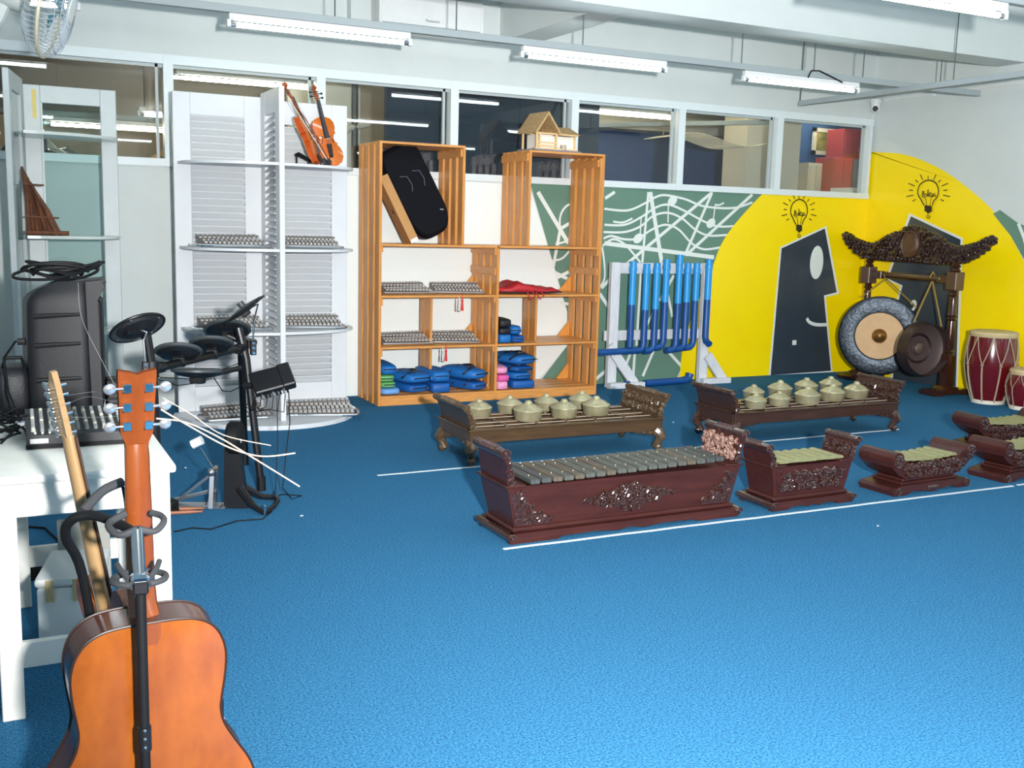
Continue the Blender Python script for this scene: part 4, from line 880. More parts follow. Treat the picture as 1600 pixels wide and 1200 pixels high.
def trough(name, label, loc, L_, D, zt_, nbars, barm, rz=0, front='diamond', endh=.15, flare=.04, wavy=False, seed=5, inner=None, pins=True):
    t = thing(name, label, 'xylophone', loc, rz); hx, hy = L_/2, D/2; zb_ = .062
    bd = MB(); bd.add([(s1*(hx-(flare if z < .1 else 0)), s2*(hy-(.012 if z < .1 else 0)), z) for z in (zb_, zt_) for s2 in (-1, 1) for s1 in (-1, 1)], [(0, 1, 3, 2), (4, 5, 7, 6), (0, 1, 5, 4), (2, 3, 7, 6), (0, 2, 6, 4), (1, 3, 7, 5)])
    bd.build('body', M_gw2, t, smooth=0)
    bx = hx-flare
    ml = MB(); ml.b2((-bx-.015, -hy-.005, .046), (bx+.015, hy+.005, zb_+.004), .006); ml.build('moulding', M_gw2, t)
    # foot boards: cut-out apron in front and behind, rolled ends
    W_ = bx+.035
    for sy in (-1, 1):
        out = [(-W_, 0), (-W_, .046), (W_, .046), (W_, 0), (W_*.62, 0), (W_*.58, .012), (W_*.3, .016), (W_*.12, .006), (0, .016), (-W_*.12, .006), (-W_*.3, .016), (-W_*.58, .012), (-W_*.62, 0)]
        y0 = sy*(hy+.022); MB().prism(out, min(y0, y0-sy*.03), max(y0, y0-sy*.03), XZm).build('foot_board', M_gw2, t, smooth=0)
    for s in (-1, 1):
        rl = MB(); rl.b2((s*W_-(.03 if s > 0 else 0), -hy-.02, .006), (s*W_+(0 if s > 0 else .03), hy+.02, .046), .008); rl.cyl((s*(W_-.002), -hy-.028, .03), (s*(W_-.002), hy+.028, .03), .018, n=12)
        for e in (-1, 1): rl.tube(spiral((s*(W_-.004), e*(hy+.03), .028), (1, 0, 0), (0, 0, 1), .02, 1.4, 10), .005, 5); rl.ball((s*(W_-.004), e*(hy+.033), .028), .008, 8, 5)
        rl.build('foot_roll', M_gc, t)
    lp = MB(); lp.b2((-hx-.012, -hy-.008, zt_-.004), (-hx+.09, hy+.008, zt_+.008), .003); lp.build('end_lip', M_gw2, t, smooth=0); lp = MB(); lp.b2((hx-.09, -hy-.008, zt_-.004), (hx+.012, hy+.008, zt_+.008), .003); lp.build('end_lip', M_gw2, t, smooth=0)
    for s in (-1, 1): end_board(t, s, s*(hx-.03 if L_ > .8 else hx-.02), D-.01, zt_+.008, zt_+endh, M_gw2, M_gc, M_dust if inner == 'right' and s > 0 else None, .022, .035, seed+s)
    # relief on the front
    h = zt_-zb_; u, v, nr = Vector((1, 0, 0)), Vector((0, -.012, h)).normalized(), Vector((0, -1, 0)); y0 = -hy+.012-.001
    rf = MB()
    if front == 'diamond':
        w = L_*.43; hh = h*.72; zc0 = zb_+h*.5
        rf.prism([(-w*.5, zc0), (-w*.2, zc0-hh*.26), (0, zc0-hh*.5), (w*.2, zc0-hh*.26), (w*.5, zc0), (w*.2, zc0+hh*.26), (0, zc0+hh*.5), (-w*.2, zc0+hh*.26)], y0-.012, y0+.004, XZm)
        carve(rf, Vector((-w*.5, y0-.012, zc0-hh*.5)), u, v, nr, lambda a, b: abs(a-.5)*2+abs(b-.5)*2 < .96, w, hh, .024, seed, .018); carve(rf, Vector((-w*.5, y0-.012, zc0-hh*.5)), u, v, nr, lambda a, b: abs(a-.5)*2+abs(b-.5)*2 < .9, w, hh, .034, seed+3, .02)
        rf.build('diamond_relief', M_gc, t)
        for s in (-1, 1):
            cr = MB(); w2, h2 = .2, h*.86; xb = s*(bx-.006); cr.prism([(xb, zb_+.012), (xb-s*w2*.9, zb_+.012), (xb-s*w2*.6, zb_+h2*.28), (xb-s*w2*.25, zb_+h2*.45), (xb-s*w2*.12, zb_+h2*.95), (xb+s*flare*.75, zb_+h2*.95)], y0-.009, y0+.004, XZm)
            carve(cr, Vector((s*bx-(w2 if s > 0 else 0)+s*(-.006), y0, zb_+h*.08)), u, v, nr, lambda a, b: (a if s < 0 else 1-a) < .95*(1-b)**1.7+.16, w2, h2, .03, seed+7, .022); cr.build('corner_relief', M_gc, t)
    else:
        w = 2*bx*.86; carve(rf, Vector((-w*.5, y0, zb_+h*.16)), u, v, nr, lambda a, b: True, w, h*.68, .05, seed, .024); carve(rf, Vector((-w*.5, y0, zb_+h*.16)), u, v, nr, lambda a, b: True, w, h*.68, .034, seed+2, .02); rf.build('front_relief', M_gc, t)
        fr = MB()
        for za_, zb2 in ((.1, .13), (.86, .89)): fr.b2((-bx*.93, y0-.006, zb_+h*za_), (bx*.93, y0+.004, zb_+h*zb2))
        for s in (-1, 1): fr.bar((s*bx*.92, y0, zb_+h*.1), (s*(bx*.92+flare*.7), y0-.006, zb_+h*.88), .008, .01)
        fr.build('panel_frame', M_gw2, t, smooth=0)
    # bars
    n = nbars; x0, x1 = -hx+.09 if L_ > .8 else -hx+.055, hx-.09 if L_ > .8 else hx-.055; pt = (x1-x0)/n; rn = random.Random(seed)
    for k in range(n):
        x = x0+pt*(k+.5); q = k/(n-1); w = pt*(.78 if not wavy else .97); yo = .03*(1-q)+.006 if not wavy else -.004
        ln = D*(1.12-.16*q) if not wavy else D*.94
        zz = zt_+.012+rn.uniform(0, .003)+(.012*q if not wavy else 0)
        if not wavy: b = MB().box((0, 0, .011), (w, ln, .022), None, .0025)
        else: b = MB(); b.prism([(-w/2, 0), (-w/2, .008), (-w*.3, .016), (0, .019), (w*.3, .016), (w/2, .008), (w/2, 0)], -ln/2, ln/2, XZm)
        o = b.build('bar', barm if wavy else BARS[rn.randrange(3)], t, smooth=0 if not wavy else 40); o.location = (x, -yo*.6, zz); o.rotation_euler = (0, 0, rn.uniform(-.012, .012))
        if pins:
            for y in (-.3, .26): MB().cyl((0, y*ln*.95, .02), (0, y*ln*.95, .029), .0015, n=5).build('pin', M_pin, o)
    return t
trough('wooden_xylophone', 'long dark red wooden xylophone with grey bars and diamond carving', (2.63, 4.155, 0), 1.285, .29, .255, 19, M_bars, R_(.4), 'diamond', .155, .045, inner='right', seed=5)
trough('metallophone_box', 'small red brown box metallophone with carved front and bronze keys', (3.748, 4.125, 0), .545, .215, .222, 7, M_key, R_(1), 'panel', .105, .035, wavy=True, seed=11, pins=False)

def saron(label, loc, L_, D, rz=0, seed=2):
    t = thing('curved_metallophone', label, 'metallophone', loc, rz, 'curved metallophones'); hx, hy = L_/2, D/2
    # foot with scrolled ends
    ft = [(-hx*.92, 0), (-hx*.96, .03), (-hx*.9, .045), (-hx*.7, .052), (0, .055), (hx*.7, .052), (hx*.9, .045), (hx*.96, .03), (hx*.92, 0), (hx*.62, 0), (hx*.5, .018), (hx*.2, .012), (0, .0), (-hx*.2, .012), (-hx*.5, .018), (-hx*.62, 0)]
    f = MB(); f.prism(ft, -hy*1.12, hy*1.12, XZm)
    f.build('foot', M_gw2, t, smooth=30)
    for s in (-1, 1): fc = MB(); fc.tube(spiral((s*hx*.83, -hy*1.13, .026), (1, 0, 0), (0, 0, 1), .025, 1.4, 11, s), .006, 5); fc.ball((s*hx*.83, -hy*1.14, .026), .009, 8, 5); fc.build('foot_scroll', M_gc, t)
    fc = MB()
    for k in range(3): fc.ball((-.025+.025*k, -hy*1.13, .024), (.017, .01, .017), 8, 5)
    fc.build('foot_rosette', M_gc, t)
    MB().b2((-hx*.7, -hy*.95, .053), (hx*.7, hy*.95, .068), .003).build('plinth', M_gw2, t, smooth=0); MB().b2((-hx*.64, -hy*.85, .068), (hx*.64, hy*.85, .085), .003).build('plinth', M_gw2, t, smooth=0)
    # cradle
    n = 14; lo = [(-hx*.6+hx*1.2*i/n, .083) for i in range(n+1)]
    prof = [(-hx*.6, .083), (hx*.6, .083), (hx*.82, .115), (hx*.98, .16), (hx*1.0, .2), (hx*.9, .222), (hx*.76, .215), (hx*.66, .185), (hx*.5, .168), (0, .162), (-hx*.5, .168), (-hx*.66, .185), (-hx*.76, .215), (-hx*.9, .222), (-hx*1.0, .2), (-hx*.98, .16), (-hx*.82, .115)]
    MB().prism(prof, -hy, hy, XZm).build('cradle', M_gw2, t, smooth=35)
    for s in (-1, 1):
        rl = MB(); rl.cyl((s*hx*.88, -hy-.012, .198), (s*hx*.88, hy+.012, .198), .044, n=20); rl.build('scroll_end', M_gw2, t)
        rs = MB(); rs.tube(spiral((s*hx*.88, -hy-.014, .198), (1, 0, 0), (0, 0, 1), .042, 1.6, 16, s), .008, 6)
        for k in range(5): rs.ball((s*hx*.88+.016*cos(k*1.26), -hy-.016, .198+.018*sin(k*1.26)), .011, 7, 5)
        rs.build('scroll_carving', M_gc, t)
    cv = MB(); carve(cv, Vector((-hx*.9, -hy-.002, .088)), (1, 0, 0), (0, 0, 1), (0, -1, 0), lambda a, b: abs(a-.5) < .33+.16*b, hx*1.8, .088, .042, seed, .024); carve(cv, Vector((-hx*.9, -hy-.002, .09)), (1, 0, 0), (0, 0, 1), (0, -1, 0), lambda a, b: abs(a-.5) < .33+.16*b, hx*1.8, .085, .03, seed+4, .02); cv.build('relief', M_gc, t)
    for k in range(7):
        w = hx*1.3/7; b = MB(); b.prism([(-w*.47, 0), (-w*.47, .006), (-w*.25, .015), (0, .018), (w*.25, .015), (w*.47, .006), (w*.47, 0)], -hy*.88, hy*.88, XZm)
        o = b.build('key', M_key, t, smooth=40); o.location = (-hx*.65+w*(k+.5), 0, .172+.018*abs(k-3)/3*.6)
    return t
saron('curved dark metallophone with scroll ends at the end of the front row', (4.61, 4.125, 0), .66, .215, R_(3), 2)
saron('curved dark metallophone cut by the right edge, the nearer one', (5.475, 4.13, 0), .66, .215, R_(4), 6)
saron('curved dark metallophone cut by the right edge, behind the nearer one', (6.06, 4.72, 0), .66, .215, R_(-6), 8)

# ------------------------------------------------------------------ gong stand and gongs
M_gs = mat('gong_stand_wood', srgb(70, 36, 24), .28, noise=(12, srgb(46, 22, 16), .28, (4, 4, .6)), coat=.5)
M_gsc = mat('gong_stand_carving', srgb(58, 34, 28), .24, noise=(40, srgb(32, 16, 14), .2), coat=.6)
GX, GY0, GY1 = 7.6, 6.55, 7.57
gs = thing('gong_stand', 'dark turned wooden gong stand with carved wing shaped top', 'stand', (GX, (GY0+GY1)/2, 0)); hw = (GY1-GY0)/2
for s, nm in ((-1, 0), (1, 1)):
    y = s*hw
    MB().prism([(-.22, 0), (-.24, .035), (-.2, .05), (-.07, .05), (-.05, .075), (.05, .075), (.07, .05), (.2, .05), (.22, .035), (.22, 0), (.12, 0), (.08, .012), (-.08, .012), (-.12, 0)], y-.085, y+.085, XZm).build('foot', M_gs, gs, smooth=0)
    MB().b2((-.045, y-.045, .07), (.045, y+.045, .36), .008).build('post_base', M_gs, gs)
    MB().lathe([(.042, .355), (.03, .37), (.046, .385), (.03, .4), (.04, .42), (.038, .55), (.032, .64), (.03, .66), (.045, .675), (.028, .69), (.044, .71), (.034, .73), (.033, .86), (.024, .875), (.042, .89), (.03, .91), (.036, .93)], 18, Matrix.Translation((0, y, 0))).build('turned_post', M_gs, gs)
    MB().b2((-.055, y-.055, .93), (.055, y+.055, 1.09), .006).build('post_block', mat('block_brown', srgb(84, 58, 44), .4, coat=.3), gs)
    MB().lathe([(.03, 1.085), (.042, 1.1), (.026, 1.12), (.042, 1.14), (.028, 1.155), (.04, 1.18)], 16, Matrix.Translation((0, y, 0))).build('turned_neck', M_gs, gs)
    MB().b2((-.03, y-s*.05-(.13 if s > 0 else 0), .985), (.03, y-s*.05+(.13 if s < 0 else 0), 1.055), .004).build('bar_socket', M_gs, gs)
MB().lathe([(.03, -hw+.14), (.038, -hw+.15), (.028, -hw+.17), (.03, -hw+.2), (.03, hw-.2), (.028, hw-.17), (.038, hw-.15), (.03, hw-.14)], 14, Matrix(((1, 0, 0, 0), (0, 0, 1, 0), (0, 1, 0, 1.02), (0, 0, 0, 1)))).build('crossbar', M_gs, gs)
# carved head: wings sweeping up, centre dome, relief over a solid core.  head coords: a along +Y(left in view), b = z
hd = [(0, 1.17), (.3, 1.165), (.45, 1.17), (.6, 1.185), (.72, 1.235), (.82, 1.3), (.865, 1.35), (.88, 1.385), (.85, 1.40), (.8, 1.385), (.72, 1.345), (.6, 1.315), (.5, 1.30), (.4, 1.325), (.3, 1.385), (.22, 1.41), (.16, 1.42), (.1, 1.46), (0, 1.475)]
outl = hd+[(-a, b) for a, b in hd[-2:0:-1]]
MB().prism(outl, -.022, .022, YZ).build('head_board', M_gs, gs, smooth=0)
def in_head(a, b):
    n = len(outl); c = False; j = n-1
    for i in range(n):
        (xi, zi), (xj, zj) = outl[i], outl[j]
        if (zi > b) != (zj > b) and a < (xj-xi)*(b-zi)/(zj-zi)+xi: c = not c
        j = i
    return c
for sx, nm in ((-1, 'front_relief'), (1, 'back_relief')):
    hr = MB(); W2, H2 = 1.76, .32
    carve(hr, Vector((sx*.022, -.88, 1.16)), (0, 1, 0), (0, 0, 1), (sx, 0, 0), lambda a, b: in_head(-.88+a*W2, 1.16+b*H2) and not (((-.88+a*W2)/.1)**2+((1.16+b*H2-1.32)/.12)**2 < 1), W2, H2, .045, 21 if sx < 0 else 22, .026)
    if sx < 0:
        for s in (-1, 1):
            pts = [(sx*.03, s*a, b) for a, b in ((.6, 1.2), (.56, 1.235), (.5, 1.215), (.44, 1.26), (.36, 1.345), (.28, 1.385), (.2, 1.37), (.15, 1.31), (.16, 1.25), (.22, 1.22))]
            P = [Vector(q) for q in pts]; sp = []
            for i in range(len(P)-1): sp += [P[i].lerp(P[i+1], k/3) for k in range(3)]
            hr.tube(sp+[P[-1]], .016, 8)
    hr.build(nm, M_gsc, gs)
ed = MB()
for i, (a, b) in enumerate(outl):
    a2, b2 = outl[(i+1) % len(outl)]; d = sqrt((a2-a)**2+(b2-b)**2); k = max(1, int(d/.04))
    for q in range(k): ed.ball((0, a+(a2-a)*q/k, b+(b2-b)*q/k), (.03, .022, .022), 7, 5)
ed.build('scalloped_edge', M_gsc, gs)
MB().lathe([(0, .03), (.075, .028), (.085, .02), (.095, .03), (.105, .02), (.105, 0)], 24, Matrix(((0, 0, -1, -.022), (1, 0, 0, 0), (0, 1.2, 0, 1.32), (0, 0, 0, 1)))).build('medallion', mat('medallion', srgb(98, 66, 44), .45, noise=(30, srgb(70, 44, 30), .2), bump=(40, .6)), gs)
def axis_M(c, d):
    d = Vector(d).normalized(); u = Vector((0, 0, 1)).cross(d).normalized(); v = d.cross(u); M = Matrix((u, v, d)).transposed().to_4x4(); M.translation = Vector(c); return M
c = at_x(1374, 525, GX-.12); R1 = .375
g1 = thing('large_gong', 'large dark hammered gong with tan centre disc and brass boss', 'gong', c)
dc = (EYE-c); dc.z = .25; dc = dc.normalized(); GM = axis_M((0, 0, 0), dc)
M_iron = mat('gong_iron', srgb(64, 72, 80), .36, .8, noise=(16, srgb(34, 39, 45), .22), bump=(38, .35)); M_tan = mat('gong_tan', srgb(214, 178, 134), .6, noise=(9, srgb(196, 158, 112), .3))
MB().lathe([(R1*.9, -.1), (R1*.93, -.1), (R1*1.0, -.012), (R1*.985, .0), (R1*.93, .008), (R1*.62, -.004), (R1*.6, -.012)], 48, GM).build('rim_plate', M_iron, g1)
MB().lathe([(R1*.62, -.006), (R1*.6, -.014), (R1*.575, -.014), (R1*.57, -.004)], 48, GM).build('groove', M_dark, g1)
MB().lathe([(0, .004), (R1*.58, .0), (R1*.58, -.012), (0, -.012)], 48, GM).build('centre_disc', M_tan, g1)
MB().lathe([(R1*.185, .002), (R1*.18, .02), (R1*.13, .05), (R1*.06, .064), (0, .067)], 24, GM).build('boss', M_brass, g1)
ap = at_x(1385, 436, GX); h1 = at_x(1352, 462, GX-.12)
for px, py in ((1346, 464), (1432, 480)):
    q = at_x(px, py, GX-.12)-c; MB().cyl(q, ap-c, .006, n=6).build('cord', mat('cord_gold', srgb(150, 124, 60), .7), g1)
MB().tube([ap-c+Vector((.0, 0, -.01)), ap-c+Vector((-.035, 0, .03)), ap-c+Vector((0, 0, .075)), ap-c+Vector((.035, 0, .03))], .006, 6, True).build('cord_loop', MATS['cord_gold'], g1)
c2 = at_x(1446, 546, GX-.24); R2 = .25
g2 = thing('small_gong', 'smaller brown black gong turned to show its hollow back', 'gong', c2)
d2 = (EYE-c2); d2.z = .15; d2 = Matrix.Rotation(R_(38), 3, 'Z') @ d2.normalized(); GM2 = axis_M((0, 0, 0), d2)
M_gbr = mat('gong_brown', srgb(76, 58, 56), .42, .45, noise=(18, srgb(48, 36, 38), .25), bump=(30, .25)); M_gin = mat('gong_hollow', srgb(78, 64, 62), .5, .2)
MB().lathe([(0, -.12), (R2*.25, -.12), (R2*.85, -.1), (R2*.98, -.07), (R2*.92, .045), (R2*.9, .045), (R2*.95, -.068), (R2*.83, -.09), (R2*.25, -.108), (0, -.108)], 40, GM2).build('shell', M_gbr, g2)
MB().lathe([(R2*.9, .04), (R2*.94, -.066), (R2*.82, -.088), (R2*.25, -.106), (0, -.106)], 40, GM2, False).build('hollow', M_gin, g2)
MB().lathe([(R2*.24, -.104), (R2*.2, -.075), (R2*.1, -.062), (0, -.06)], 20, GM2, False).build('boss', mat('gong_boss', srgb(112, 92, 84), .4, .5), g2)
MB().lathe([(R2*.55, -.097), (R2*.5, -.085), (R2*.45, -.1)], 30, GM2, False).build('ridge', M_gbr, g2)
ap2 = at_x(1457, 438, GX)
for px, py in ((1432, 503), (1475, 510)):
    q = at_x(px-4, py, GX-.24)-c2; MB().cyl(q, ap2-c2, .008, n=6).build('cord', MATS['cord_gold'], g2)
MB().tube([ap2-c2+Vector((.0, 0, -.01)), ap2-c2+Vector((-.035, 0, .03)), ap2-c2+Vector((0, 0, .075)), ap2-c2+Vector((.035, 0, .03))], .008, 6, True).build('cord_loop', MATS['cord_gold'], g2)

# ------------------------------------------------------------------ red drums
M_drum = mat('drum_red', srgb(104, 16, 24), .18, noise=(5, srgb(84, 10, 18), .3, (3, 3, .5)), coat=.7); M_skin = mat('drum_skin', srgb(206, 186, 142), .6, noise=(12, srgb(180, 158, 112), .3)); M_rope = mat('drum_rope', srgb(168, 154, 130), .7); M_hoop = mat('drum_hoop', srgb(222, 216, 200), .6)
def drum(label, loc, H_, r0, r1, r2, rz=0):
    t = thing('barrel_drum', label, 'drum', loc, rz, 'barrel drums by the right wall')
    rad = lambda f: r0+(r1-r0)*sin(min(1, f/.62)*pi/2) if f < .62 else r1-(r1-r2)*((f-.62)/.38)**1.7
    MB().lathe([(rad(i/16), .01+(H_-.03)*i/16) for i in range(17)], 32).build('shell', M_drum, t)
    MB().lathe([(0, H_), (r2*.9, H_+.004), (r2+.012, H_-.004), (r2+.018, H_-.02), (r2+.012, H_-.045), (r2+.004, H_-.045)], 32).build('drum_head', M_skin, t)
    MB().lathe([(r0*.6, .0), (r0+.008, .0), (r0+.01, .032), (r0, .034)], 32).build('bottom_hoop', M_hoop, t)
    n = 9
    for k in range(n):
        a = 2*pi*k/n; off = .006
        P = lambda f, da: ((rad(f)+off)*cos(a+da), (rad(f)+off)*sin(a+da), .01+(H_-.03)*f)
        MB().tube([P(f, 0) for f in (.02, .2, .4, .56)], .0075*H_/.62, 6).build('strap', M_rope, t)
        for s in (-1, 1): MB().tube([P(.56, 0), P(.66, s*pi/n*.3), P(.8, s*pi/n*.65), P(.97, s*pi/n)], .0045*H_/.62, 5).build('strap', M_rope, t)
        q = Vector(P(.56, 0)); MB().ball(q, .014*H_/.62, 8, 5).build('ring', mat('drum_ring', srgb(150, 134, 110), .5), t)
    return t
p = at_x(1554, 600, 7.6); drum('large dark red barrel drum laced with cream straps', (7.6, 6.1, 0), .615, .125, .205, .178)
drum('smaller dark red barrel drum cut by the right edge', (7.62, 5.76, 0), .335, .105, .15, .12, .3)

# ------------------------------------------------------------------ pipe instrument on a white frame
M_ww = mat('whitewashed_wood', srgb(226, 228, 232), .5, noise=(14, srgb(200, 202, 208), .2, (5, 5, .6))); M_lb = mat('pipe_light_blue', srgb(44, 158, 224), .38, noise=(8, srgb(36, 146, 214), .3)); M_db = mat('pipe_dark_blue', srgb(22, 82, 152), .4, noise=(10, srgb(18, 70, 134), .3))
PY = 7.78; pf = thing('instrument_stand', 'white wooden frame carrying the blue pipe instrument', 'stand', (5.35, PY, 0))
for x in (-.5, .485): MB().b2((x-.045, -.02, 0), (x+.045, .03, 1.1), .003).build('post', M_ww, pf, smooth=0)
MB().b2((-.5, .032, 1.0), (.5, .058, 1.095), .003).build('top_board', M_ww, pf, smooth=0); MB().b2((-.56, .032, .41), (.47, .058, .5), .003).build('lower_board', M_ww, pf, smooth=0)
MB().bar((-.555, -.045, .375), (-.28, -.045, .03), .085, .03, up=(0, 1, 0)).build('brace', M_ww, pf, smooth=0); MB().bar((.505, -.045, .26), (.7, -.045, .02), .085, .03, up=(0, 1, 0)).build('brace', M_ww, pf, smooth=0)
MB().b2((-.56, -.1, 0), (-.2, -.03, .05), .003).build('foot', M_ww, pf, smooth=0); MB().b2((.44, -.1, 0), (.75, -.03, .05), .003).build('foot', M_ww, pf, smooth=0)
pi_ = thing('pipe_instrument', 'row of eight two tone blue plastic pipes fixed to the white frame', 'instrument', (5.35, PY, 0))
pr = .03
for k, (px, pt_, sp_, pb) in enumerate(((988, 408, 476, 542), (1010, 412, 484, 548), (1026, 411, 483, 548), (1041, 405, 472, 543), (1061, 398, 474, 552), (1074, 411, 472, 545), (1088, 411, 470, 543), (1106, 405, 468, 533))):
    a = at_y(px, pt_, PY-.05); b = at_y(px-1, sp_, PY-.05); e = at_y(px-4, pb, PY-.05); x = (a.x+e.x)/2-5.35; y = -.05 if 0 < k < 7 else -.06
    pp = MB(); pp.tube([(x, y, b.z), (x, y, a.z)], pr, 14, caps=False); pp.tube([(x, y, a.z), (x, y, a.z-.005)], [pr*.8, pr*.8], 14); pp.build('pipe_top', M_lb, pi_)
    jn = MB(); jn.lathe([(pr, -.04), (pr+.005, -.038), (pr+.005, .0), (pr, .002)], 14, Matrix.Translation((x, y, a.z-.05))); jn.build('collar', M_lb, pi_)
    q = MB(); zb2 = max(e.z, .32)
    if k == 0: q.tube([(x, y, b.z), (x, y, zb2)], pr, 14)
    elif k == 7: q.tube([(x, y, b.z), (x, y, zb2+.04), (x-.0, y-.02, zb2), (x, y-.07, zb2-.02)], pr, 14)
    else: q.tube([(x, y, b.z), (x, y, zb2+.06), (x-.012, y, zb2+.025), (x-.035, y, zb2+.005), (x-.07-(.42 if k == 1 else .03), y+(.0 if k != 1 else -.02), zb2-.0)], pr, 14)
    q.build('pipe_bottom', M_db, pi_)
t = thing('loose_pipe', 'dark blue plastic pipe with an elbow lying on the carpet by the wall', 'pipe', (5.45, 7.72, .032))
MB().tube([(-.28, 0, 0), (.18, .05, 0), (.23, .055, .01), (.25, .057, .05)], .031, 14).build('pipe', M_db, t); MB().tube([(.17, .048, 0), (.235, .056, .012), (.252, .058, .06)], .036, 14).build('elbow', M_db, t)
MB().cyl((-.45, -.01, .0), (-.5, -.012, 0), .031, n=14).build('pipe_end', M_db, t)
p = at_y(1239, 535, YB); t = thing('wall_socket', 'small white wall socket on the painted dark face', 'socket', (p.x, YB-.0145, p.z))
MB().b2((-.024, -.012, -.024), (.024, 0, .024), .003).build('plate', M_white, t); MB().b2((-.012, -.014, -.01), (.012, -.011, .01)).build('switch', M_alu, t)
# ------------------------------------------------------------------ table with the loudspeaker
M_tab = mat('table_paint', srgb(238, 238, 232), .45, noise=(5, srgb(222, 220, 208), .25))
tb = thing('white_table', 'white painted wooden side table behind the guitars', 'table', (.2, 3.53, 0))
tx0, tx1, ty0, ty1 = -.245, .245, -.51, .53
MB().b2((tx0, ty0, .675), (tx1, ty1, .7), .008).build('tabletop', M_tab, tb)
for x, y in ((-.2, -.46), (.2, -.46), (-.155, .45), (.2, .45)): MB().b2((x-.029, y-.029, 0), (x+.029, y+.029, .675), .003).build('leg', M_tab, tb, smooth=0)
for y in (-.46, .45): MB().b2((-.2, y-.012, .575), (.2, y+.012, .675), .002).build('apron', M_tab, tb, smooth=0)
for x in (-.2, .2): MB().b2((x-.012, -.45, .575), (x+.012, .45, .675), .002).build('apron', M_tab, tb, smooth=0)
for y in (-.46, .45): MB().b2((-.2, y-.012, .142), (.2, y+.012, .216), .002).build('stretcher', M_tab, tb, smooth=0)

M_spk = mat('speaker_plastic', srgb(28, 29, 33), .5, bump=(350, .12), noise=(200, srgb(24, 25, 28), .3), spec=.3)
sp = thing('loudspeaker', 'black portable loudspeaker standing on the white table', 'loudspeaker', (.208, 4.0, .702), R_(-7))
H_ = .465
def spk(u, v):
    # cross section: rounded wedge, wider towards the far side; v = height
    ws = .118+.006*sin(v*pi); z = v*H_
    top = max(0, (v-.82)/.18); sh = 1-.28*top**2.2
    a = 2*pi*u; e = .32; f = lambda c: (abs(c)**e)*(1 if c >= 0 else -1)
    x, y = f(cos(a))*ws, f(sin(a))*.13
    if y < 0: x *= .86
    if x < 0: x *= (1-.30*top**2); z -= .05*top**2*(abs(x)/.12)
    y *= (1-.18*top**2 if y < 0 else 1)
    return (x, y, z)
b = MB(); nu, nv = 40, 16; b.grid(spk, nu, nv, True); b.f += [tuple(range(nu-1, -1, -1)), tuple(range((nv-1)*nu, nv*nu))]; b.build('cabinet', M_spk, sp, smooth=45)
for z in (.13, .25, .35):
    MB().tube([(-.075, -.128, z-.004), (-.02, -.133, z), (.07, -.131, z+.004)], [.009, .0085, .006], 8).build('side_rib', mat('speaker_dark', srgb(16, 17, 19), .45), sp)
MB().prism([(.1, 0), (.128, .0), (.134, .02), (.128, .4), (.15, .45), (.14, .47), (.09, .465)], -.125, .13, XZm).build('front_trim', M_spk, sp, smooth=40)
MB().b2((.118, -.1, .03), (.138, .1, .4), .006).build('grille', M_blacksoft, sp)
MB().cyl((-.115, -.02, .25), (-.14, -.02, .25), .012, n=10).build('socket', M_dark, sp)
t = thing('coiled_cable', 'black cable bundle lying on top of the loudspeaker', 'cable', (.208, 4.0, .702+.472)); rn = random.Random(4)
for k in range(6):
    ph = rn.uniform(0, 6); a1, a2 = rn.uniform(.08, .13), rn.uniform(.04, .08); ox = rn.uniform(-.02, .03)
    MB().tube([(ox+a1*cos(s)+.015*sin(3*s+ph), a2*sin(s), .012+.006*k+.014*sin(2*s+ph)) for s in [2*pi*i/28 for i in range(28)]], .0055, 6, True).build('loop', M_blacksoft, t)
MB().tube(sm3([(-.1, -.02, .03), (-.145, -.04, .012), (-.13, -.08, -.0), (-.03, -.1, .0), (.06, -.06, .02), (.13, -.02, .04)]), .0055, 6).build('cable_end', M_blacksoft, t); MB().cyl((.1, -.03, .04), (.135, -.04, .055), .01, n=8).build('plug', M_black, t)
t = thing('black_bag', 'rounded black equipment bag at the left end of the table', 'bag', (.045, 4.02, .702)); superbox(.2, .12, .17, .5, 24, 11, 0, 3).build('body', F_black, t, smooth=60); MB().tube([(-.03, -.06, .165), (-.02, -.07, .2), (.03, -.07, .2), (.04, -.06, .165)], .007, 6).build('handle', M_blacksoft, t)
t = thing('equipment_case', 'small black ribbed equipment case beside the loudspeaker', 'case', (.39, 4.0, .702))
MB().b2((-.04, -.04, 0), (.04, .05, .11), .006).build('body', M_black, t)
for k in range(5): MB().b2((-.041, -.043, .015+.02*k), (.041, -.039, .024+.02*k), .001).build('rib', M_blacksoft, t)
# mixer
mxr = thing('audio_mixer', 'small dark audio mixer with rows of knobs on the table', 'mixer', (.215, 3.5, .702), R_(-1))
M_mix = mat('mixer_case', srgb(36, 38, 42), .5)
MB().add([(-.145, -.15, 0), (.145, -.15, 0), (.145, .15, 0), (-.145, .15, 0), (-.145, -.15, .04), (.145, -.15, .04), (.145, .15, .07), (-.145, .15, .07)], [(0, 1, 2, 3), (4, 5, 6, 7), (0, 1, 5, 4), (1, 2, 6, 5), (2, 3, 7, 6), (3, 0, 4, 7)]).build('case', M_mix, mxr, smooth=0)
MB().b2((-.147, -.153, .0), (.147, -.146, .012)).build('front_lip', M_blacksoft, mxr, smooth=0)
kn = MB(); kw = MB()
for i in range(11):
    for j in range(8):
        x, y = -.125+.025*i, -.11+.03*j; z = .04+(y+.15)*.1
        (kn if (i+j) % 4 else kw).cyl((x, y, z), (x, y, z+.014), .0065, .005, 8)
kn.build('knobs', mat('knob_grey', srgb(150, 152, 150), .5), mxr, kind='stuff'); kw.build('knobs', mat('knob_light', srgb(216, 214, 196), .5), mxr, kind='stuff')
